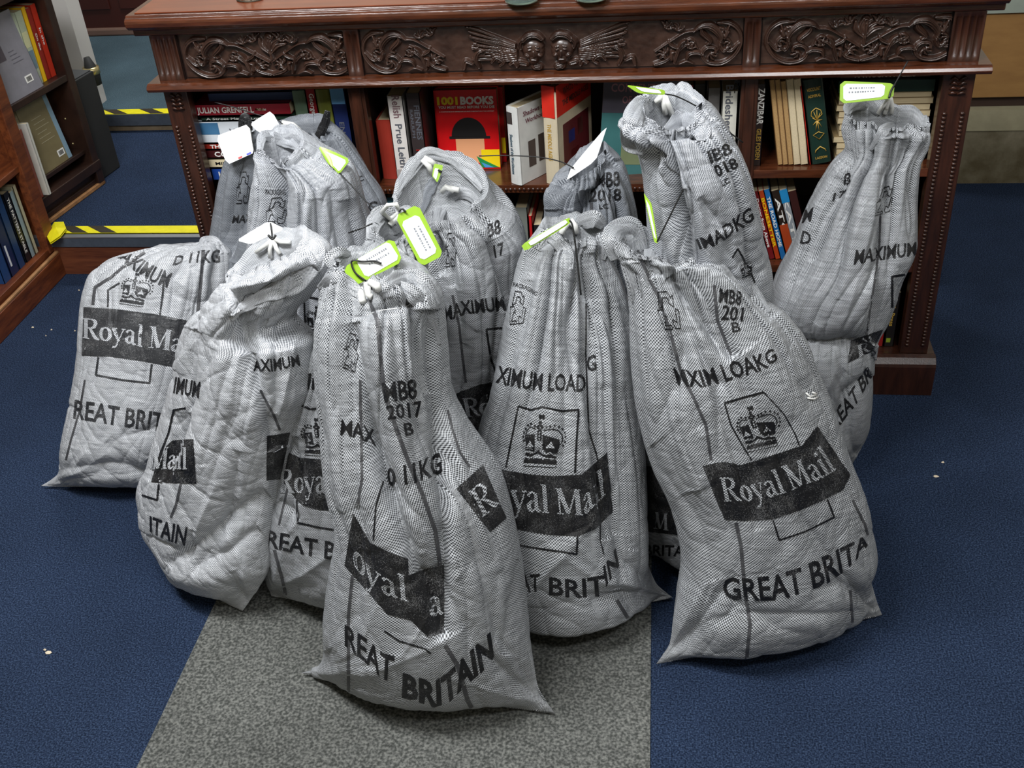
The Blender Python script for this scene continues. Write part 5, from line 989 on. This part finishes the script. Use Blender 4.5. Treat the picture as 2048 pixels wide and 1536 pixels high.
# ------------------------------------------------------------------ rolled hems, ties and address tags
lime = mat('lime_green_plastic', (150, 190, 52), rough=.35, noise=.06, nscale=60); tagpaper = mat('white_label_paper', (244, 245, 246), rough=.5)
whitetie = mat('white_plastic_tie', (226, 226, 222), rough=.35); cordm = mat('black_cable_tie', (20, 20, 20), rough=.4); print_grey = mat('grey_small_print', (130, 134, 140), rough=.6)
def anchor(key, p, off=.0):
    h = hit(key, p)
    if h is None:
        S_ = SACKS[key]; q = onplane(p, S_['P0'], S_['n']); n = -CF
    else: q, n = h
    d = ray(p); d = d/np.linalg.norm(d); return q-d*off, n
def roll(key, pts, rad, name='rolled_hem', flat=.26, seed=1, sink=.0, m=None):
    S_ = SACKS[key]; root = S_['root']; P = np.array([anchor(key, p, 0)[0] for p in pts]); n = len(P)
    t = np.linspace(0, n-1, n*14); q = []
    pp = np.vstack([2*P[0]-P[1], P, 2*P[-1]-P[-2]])
    for tt in t:
        i = min(int(tt), n-2); u = tt-i; a, b, c, d = pp[i], pp[i+1], pp[i+2], pp[i+3]; q.append(.5*((2*b)+(-a+c)*u+(2*a-5*b+4*c-d)*u*u+(-a+3*b-3*c+d)*u**3))
    q = np.array(q)
    for _ in range(6): q[1:-1] = (q[:-2]+2*q[1:-1]+q[2:])/4
    r = np.interp(t, np.linspace(0, n-1, len(rad)), rad)*.9; K = 40; th = np.linspace(0, 2*PI, K, endpoint=False)
    T = np.gradient(q, axis=0); T /= np.linalg.norm(T, axis=1, keepdims=True); vw = CAM-q; vw /= np.linalg.norm(vw, axis=1, keepdims=True)
    A = np.cross(T, vw); A /= np.linalg.norm(A, axis=1, keepdims=True); B = np.cross(A, T)
    rr = r[:, None]*(1+.10*np.sin(5*th[None]+4*noise(t[:, None]*.8+seed, 0., 0.))+.30*noise(t[:, None]*1.1+seed, np.cos(th)[None]*1.3, np.sin(th)[None]*1.3)-.25*np.exp(-np.abs(noise(t[:, None]*.5+seed*2, np.cos(th)[None]*2, np.sin(th)[None]*2))*8))
    G_ = q[:, None]+A[:, None]*(rr*np.cos(th)[None])[..., None]+B[:, None]*(rr*flat*np.sin(th)[None]+r[:, None]*sink*flat)[..., None]
    s_ = np.concatenate([[0], np.cumsum(np.linalg.norm(np.diff(q, axis=0), axis=1))])
    UV = np.stack(np.broadcast_arrays(s_[:, None]*1.8, (np.arange(K+1)*2*PI*np.mean(r)/K*1.6)[None]), -1)
    loc = np.array(root.location); mm = m or list(root.children)[0].data.materials[0]
    G_ = np.concatenate([np.repeat(G_[:1].mean(1, keepdims=True), K, 1), G_, np.repeat(G_[-1:].mean(1, keepdims=True), K, 1)]); UV = np.concatenate([UV[:1], UV, UV[-1:]])
    return grid_mesh(name, G_-loc, mm, root, wrap=True, uv=UV)[0]
def tie(key, strands, w_=.0045, off=.008, name='neck_tie', m=None):
    root = SACKS[key]['root']; loc = np.array(root.location); mb = MB()
    for st in strands:
        P = []
        for i, p in enumerate(st): a, n = anchor(key, p, off*(1.2 if 0 < i < len(st)-1 else .9)); P.append(a-loc)
        mb.tube(P, w_, 6)
    o = mb.build(name, m or whitetie, root); return o
def cord(parent, P, r=.0011, name='cable_tie'):
    loc = np.array(parent.location); q = []
    pp = np.vstack([2*P[0]-P[1], P, 2*P[-1]-P[-2]]); n = len(P)-1
    for tt in np.linspace(0, 1, n*6+1):
        u = tt*n; i = min(int(u), n-1); u -= i; a, b, c, d = pp[i], pp[i+1], pp[i+2], pp[i+3]; q.append(.5*((2*b)+(-a+c)*u+(2*a-5*b+4*c-d)*u*u+(-a+3*b-3*c+d)*u**3))
    return MB().tube([v-loc for v in q], r, 6).build(name, cordm, parent)
def atag(key, label, quad, green=True, inset=None, off=.02, bend=.0, lines=0, cords=(), px_plane=None, marks=False):
    c = np.mean(quad, axis=0); a, n = anchor(key, tuple(px_plane or c), off); nn = n*.35-CF*.65; nn /= np.linalg.norm(nn)
    Q = np.array([onplane(p, a, nn) for p in quad]); r = empty('address_tag', tuple(a)); tag(r, label, 'address tag', 'address tags hanging from the sacks'); 
    def sheet(Q, m, name, lift, th, n1=14, corner=.10, parent=None):
        u, v = np.meshgrid(np.linspace(0, 1, n1), np.linspace(0, 1, 8), indexing='ij')
        # rounded corners: squeeze the ends
        e = np.minimum(np.minimum(u, 1-u)/corner, 1); sq = 1-(1-np.sqrt(np.clip(1-(1-e)**2, 0, 1)))*.32; vv = .5+(v-.5)*sq
        P = (Q[0][None, None]*(1-u)[..., None]+Q[1][None, None]*u[..., None])*(1-vv)[..., None]+(Q[3][None, None]*(1-u)[..., None]+Q[2][None, None]*u[..., None])*vv[..., None]
        L_ = np.linalg.norm(Q[1]-Q[0]); P = P+nn*(lift+bend*L_*(4*u*(1-u)-.5))[..., None]-np.array(r.location)
        A_, B_ = P+nn*th, P; R1, C1 = u.shape; vs = np.concatenate([A_.reshape(-1, 3), B_.reshape(-1, 3)]); N1 = R1*C1; f = []
        for i in range(R1-1):
            for j in range(C1-1): k = i*C1+j; f += [(k, k+C1, k+C1+1, k+1), (N1+k, N1+k+1, N1+k+C1+1, N1+k+C1)]
        ring = [i*C1 for i in range(R1)]+[(R1-1)*C1+j for j in range(1, C1)]+[i*C1+C1-1 for i in range(R1-2, -1, -1)]+[j for j in range(C1-2, 0, -1)]
        f += [(ring[i], N1+ring[i], N1+ring[(i+1) % len(ring)], ring[(i+1) % len(ring)]) for i in range(len(ring))]
        return MB().add(vs, f).build(name, m, parent or r)
    plate = sheet(Q, lime if green else tagpaper, 'tag_plate', 0, .0014, corner=.10 if green else .001)
    if green:
        I = np.array([onplane(p, a, nn) for p in inset]) if inset else Q[0]+(Q-Q[0])*1.0
        if not inset:
            q_ = lambda x, y: (Q[0]*(1-x)+Q[1]*x)*(1-y)+(Q[3]*(1-x)+Q[2]*x)*y; I = np.array([q_(.2, .12), q_(.95, .12), q_(.95, .88), q_(.2, .88)])
        ins = sheet(I, tagpaper, 'paper_insert', .0017, .0004, corner=.02)
        if lines:
            q_ = lambda x, y: (I[0]*(1-x)+I[1]*x)*(1-y)+(I[3]*(1-x)+I[2]*x)*y; mb = MB(); rr = random.Random(len(label))
            for li in range(lines):
                y = .22+.5*li/max(1, lines); x = .25
                while x < .85:
                    w_ = rr.uniform(.02, .05); p = [q_(x, y), q_(x+w_, y), q_(x+w_, y+.09), q_(x, y+.09)]; b_ = bend*np.linalg.norm(Q[1]-Q[0])*(4*x*(1-x)-.5)
                    mb.add([v+nn*(.0026+b_)-np.array(r.location) for v in p], [(0, 1, 2, 3)]); x += w_+rr.uniform(.015, .04)
            mb.build('small_print', print_grey, ins)
    if marks:
        q_ = lambda x, y: (Q[0]*(1-x)+Q[1]*x)*(1-y)+(Q[3]*(1-x)+Q[2]*x)*y
        for x0, x1, cc, nm in ((.42, .56, (206, 50, 50), 'red_mark'), (.72, .88, (50, 60, 190), 'blue_mark')):
            MB().add([v+nn*.0022-np.array(r.location) for v in (q_(x0, .93), q_(x1, .93), q_(x1, .99), q_(x0, .99))], [(0, 1, 2, 3)]).build(nm, cov(cc), plate)
    for cd in cords:
        pts, rad = cd; P = np.array([onplane(p, a-ray(c)/np.linalg.norm(ray(c))*.006, nn) for p in pts]); cord(r, P, rad)
    return r
# rolled and folded mouths
roll('C', [(462,640),(485,614),(530,590),(580,568),(618,535),(632,500),(622,480)], [.004,.010,.016,.020,.022,.018,.008], seed=3)
#roll('C', [(458,540),(480,500),(520,495),(560,505)], [.004,.008,.008,.004], seed=4)
roll('E', [(640,580),(668,560),(700,572),(735,600)], [.008,.016,.014,.004], seed=5)
roll('E', [(742,600),(775,575),(810,560),(845,570),(876,612)], [.006,.018,.020,.016,.006], seed=6)
roll('E', [(790,565),(830,590),(862,640),(878,690)], [.006,.014,.012,.004], seed=7)
roll('E', [(668,545),(664,520),(680,506),(700,508)], [.007,.012,.012,.005], seed=8)
roll('K', [(1232,520),(1222,480),(1240,456),(1270,462),(1290,500)], [.008,.018,.020,.018,.006], seed=9)
roll('K', [(1300,540),(1305,500),(1330,482),(1350,520)], [.006,.018,.018,.006], seed=10)
roll('K', [(1352,508),(1400,500),(1450,522),(1500,575),(1540,625)], [.006,.016,.018,.014,.004], seed=11)
roll('G', [(789,398),(815,350),(850,308),(890,312),(930,340),(965,380)], [.006,.012,.014,.012,.012,.006], seed=12)
roll('G', [(872,470),(880,420),(905,385),(950,392),(985,450)], [.005,.014,.018,.014,.005], seed=13)
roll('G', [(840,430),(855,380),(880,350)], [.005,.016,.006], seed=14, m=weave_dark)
roll('J', [(1300,225),(1282,210),(1262,245),(1262,285),(1290,302)], [.008,.016,.018,.016,.008], seed=15)
roll('J', [(1330,262),(1365,245),(1400,262),(1402,282)], [.008,.022,.020,.006], seed=16)
roll('H', [(1150,470),(1160,446),(1190,438),(1208,452)], [.006,.014,.016,.008], seed=17)
roll('H', [(1075,500),(1095,470),(1130,500),(1140,540)], [.006,.012,.014,.006], seed=18)
roll('H', [(1205,520),(1212,490),(1222,470)], [.004,.012,.010], seed=19)
#roll('I', [(1098,372),(1130,352),(1170,348),(1195,320),(1212,300)], [.008,.022,.020,.016,.008], seed=20)
roll('B1', [(585,270),(612,280),(636,274),(650,246),(656,222)], [.004,.008,.010,.010,.006], seed=21)
roll('B1', [(482,262),(490,236),(500,262)], [.006,.012,.006], seed=22)
roll('B2', [(520,300),(530,272),(575,285),(600,300)], [.006,.012,.012,.006], seed=23)
roll('D', [(742,480),(752,440),(775,432),(790,470)], [.008,.016,.018,.010], seed=24)
roll('D', [(800,500),(830,470),(850,490),(852,520)], [.008,.018,.018,.008], seed=25)
roll('D', [(745,510),(780,500),(810,520)], [.008,.014,.008], seed=26)
roll('L', [(1694,228),(1702,212),(1730,206),(1760,230)], [.006,.014,.016,.006], seed=27)
#roll('L', [(1800,225),(1830,214),(1856,232),(1850,275)], [.006,.018,.022,.008], seed=28)
roll('L', [(1740,300),(1770,262),(1790,250)], [.004,.014,.008], seed=29)
roll('A', [(405,500),(408,482),(430,482),(455,508)], [.006,.010,.010,.004], seed=30)
# neck ties
tie('E', [[(731,566),(722,585),(726,604)],[(734,566),(736,588),(744,594)],[(740,564),(755,572),(757,580)]], .006)
tie('C', [[(545,478),(530,492),(512,505)],[(546,478),(540,498),(541,516)],[(547,478),(552,496),(560,508)],[(548,477),(562,484),(580,484)]], .0042)
tie('J', [[(1325,189),(1318,198),(1311,204)],[(1326,190),(1328,210),(1331,228)],[(1328,190),(1336,208),(1344,228)]], .0048)
tie('L', [[(1778,198),(1766,212),(1756,228)],[(1779,198),(1774,214),(1770,228)],[(1781,198),(1784,212),(1783,226)]], .005)
tie('B1', [[(565,246),(585,250),(600,262)],[(566,248),(578,262),(584,275)]], .007)
tie('D', [[(800,424),(792,408),(776,410),(764,424),(780,438),(798,426)]], .004); tie('D', [[(795,430),(780,450)],[(797,432),(788,446)]], .006, name='tie_clip')
tie('G', [[(845,318),(858,332),(864,348)],[(848,316),(860,322),(872,330)]], .006, off=.02); tie('G', [[(884,384),(892,374),(908,382)],[(896,376),(918,380)]], .006, off=.02, name='tie_loop')
tie('H', [[(1138,440),(1128,455),(1122,468)],[(1140,440),(1150,452),(1152,466)]], .006)
# address tags
atag('E', 'green edged tag lying tilted on the neck of the foremost sack', [(686,536),(786,475),(806,523),(708,573)], inset=[(712,520),(778,482),(800,517),(733,556)], off=.055, lines=2, cords=[([(763,527),(749,522),(727,523),(707,521),(703,528),(711,546),(732,562)], .0016)])
atag('D', 'green edged tag hanging lengthways behind the foremost sack', [(836,408),(888,510),(842,534),(790,432)][0:4], inset=[(836,428),(876,503),(844,522),(802,445)], off=.05, lines=2, cords=[([(812,424),(804,418),(798,424)], .0016)])
atag('H', 'narrow curled pale green tag at the neck of the centre right sack', [(1138,434),(1042,490),(1050,503),(1142,446)], inset=[(1130,439),(1056,484),(1062,492),(1136,446)], off=.04, bend=-.12, cords=[([(1139,440),(1145,452),(1152,500),(1162,590)], .0018)])
atag('L', 'green edged tag held out level at the top of the rightmost sack', [(1789,167),(1680,162),(1679,208),(1786,197)], inset=[(1770,169),(1686,168),(1686,203),(1767,194)], off=.03, lines=2, cords=[([(1790,168),(1782,182),(1778,196)], .002), ([(1782,182),(1800,150),(1816,122)], .0013)])
atag('B2', 'lime green tag on the right shoulder of the tall rear left sack', [(635,291),(701,319),(678,349),(655,326)], inset=[(644,301),(694,322),(678,344),(660,326)], off=.02, bend=.06, cords=[([(680,347),(700,368),(740,410),(765,420)], .0013)])
atag('B1', 'blank white square paper tag with tiny red and blue marks, rear left', [(432,273),(498,248),(510,305),(455,330)], green=False, off=.03, marks=True, cords=[([(565,248),(552,238),(536,236)], .0013), ([(500,250),(508,300),(520,352),(530,410),(541,470)], .0015), ([(430,205),(470,215),(510,228),(545,236)], .0012)])
atag('B1', 'folded white paper tag at the mouth of the dull rear sack', [(500,248),(543,221),(574,278),(516,264)], green=False, off=.04, bend=.06)
atag('C', 'white paper tag lying over the neck of the slack front left sack', [(473,481),(538,442),(570,458),(503,489)], green=False, off=.03, bend=.05, cords=[([(541,446),(543,462),(545,478)], .0015), ([(536,470),(545,478),(552,470)], .002)])
atag('G', 'small tag seen edge on inside the hooded sack mouth', [(868,327),(887,331),(875,366),(864,352)], inset=[(870,336),(878,338),(872,360),(866,352)], off=.05, cords=[([(876,340),(884,344)], .002)])
atag('I', 'torn white paper tag above the sack stamped 2018', [(1215,250),(1192,321),(1132,362),(1143,335)], green=False, off=.03, bend=.02, cords=[([(958,312),(1010,311),(1075,314),(1120,323),(1148,336)], .0012)])
atag('J', 'pale underside of a green tag sticking out left of the tallest sack', [(1328,180),(1250,170),(1276,187),(1330,190)], inset=[(1318,181),(1268,174),(1284,184),(1322,188)], off=.04, cords=[([(1330,188),(1356,194),(1405,220),(1445,254),(1486,285)], .0012)])
atag('J', 'sliver of green and white tag between the two right hand sacks', [(1287,385),(1304,408),(1316,487),(1309,484)], inset=[(1292,398),(1300,412),(1313,478),(1309,474)], off=.05, cords=[([(1429,269),(1415,288),(1387,340),(1364,384),(1340,432),(1314,484)], .0013)])
# loose threads
tie('E', [[(738,628),(765,620),(800,616),(815,612),(828,602)]], .0006, off=.003, name='loose_thread')
tie('K', [[(1612,786),(1620,793),(1632,790)],[(1615,796),(1628,798),(1636,794)],[(1625,785),(1634,788)]], .0016, off=.004, name='frayed_tear')
tie('E', [[(697,466),(720,458),(745,447)]], .0012, off=.02, name='cord_end', m=cordm)
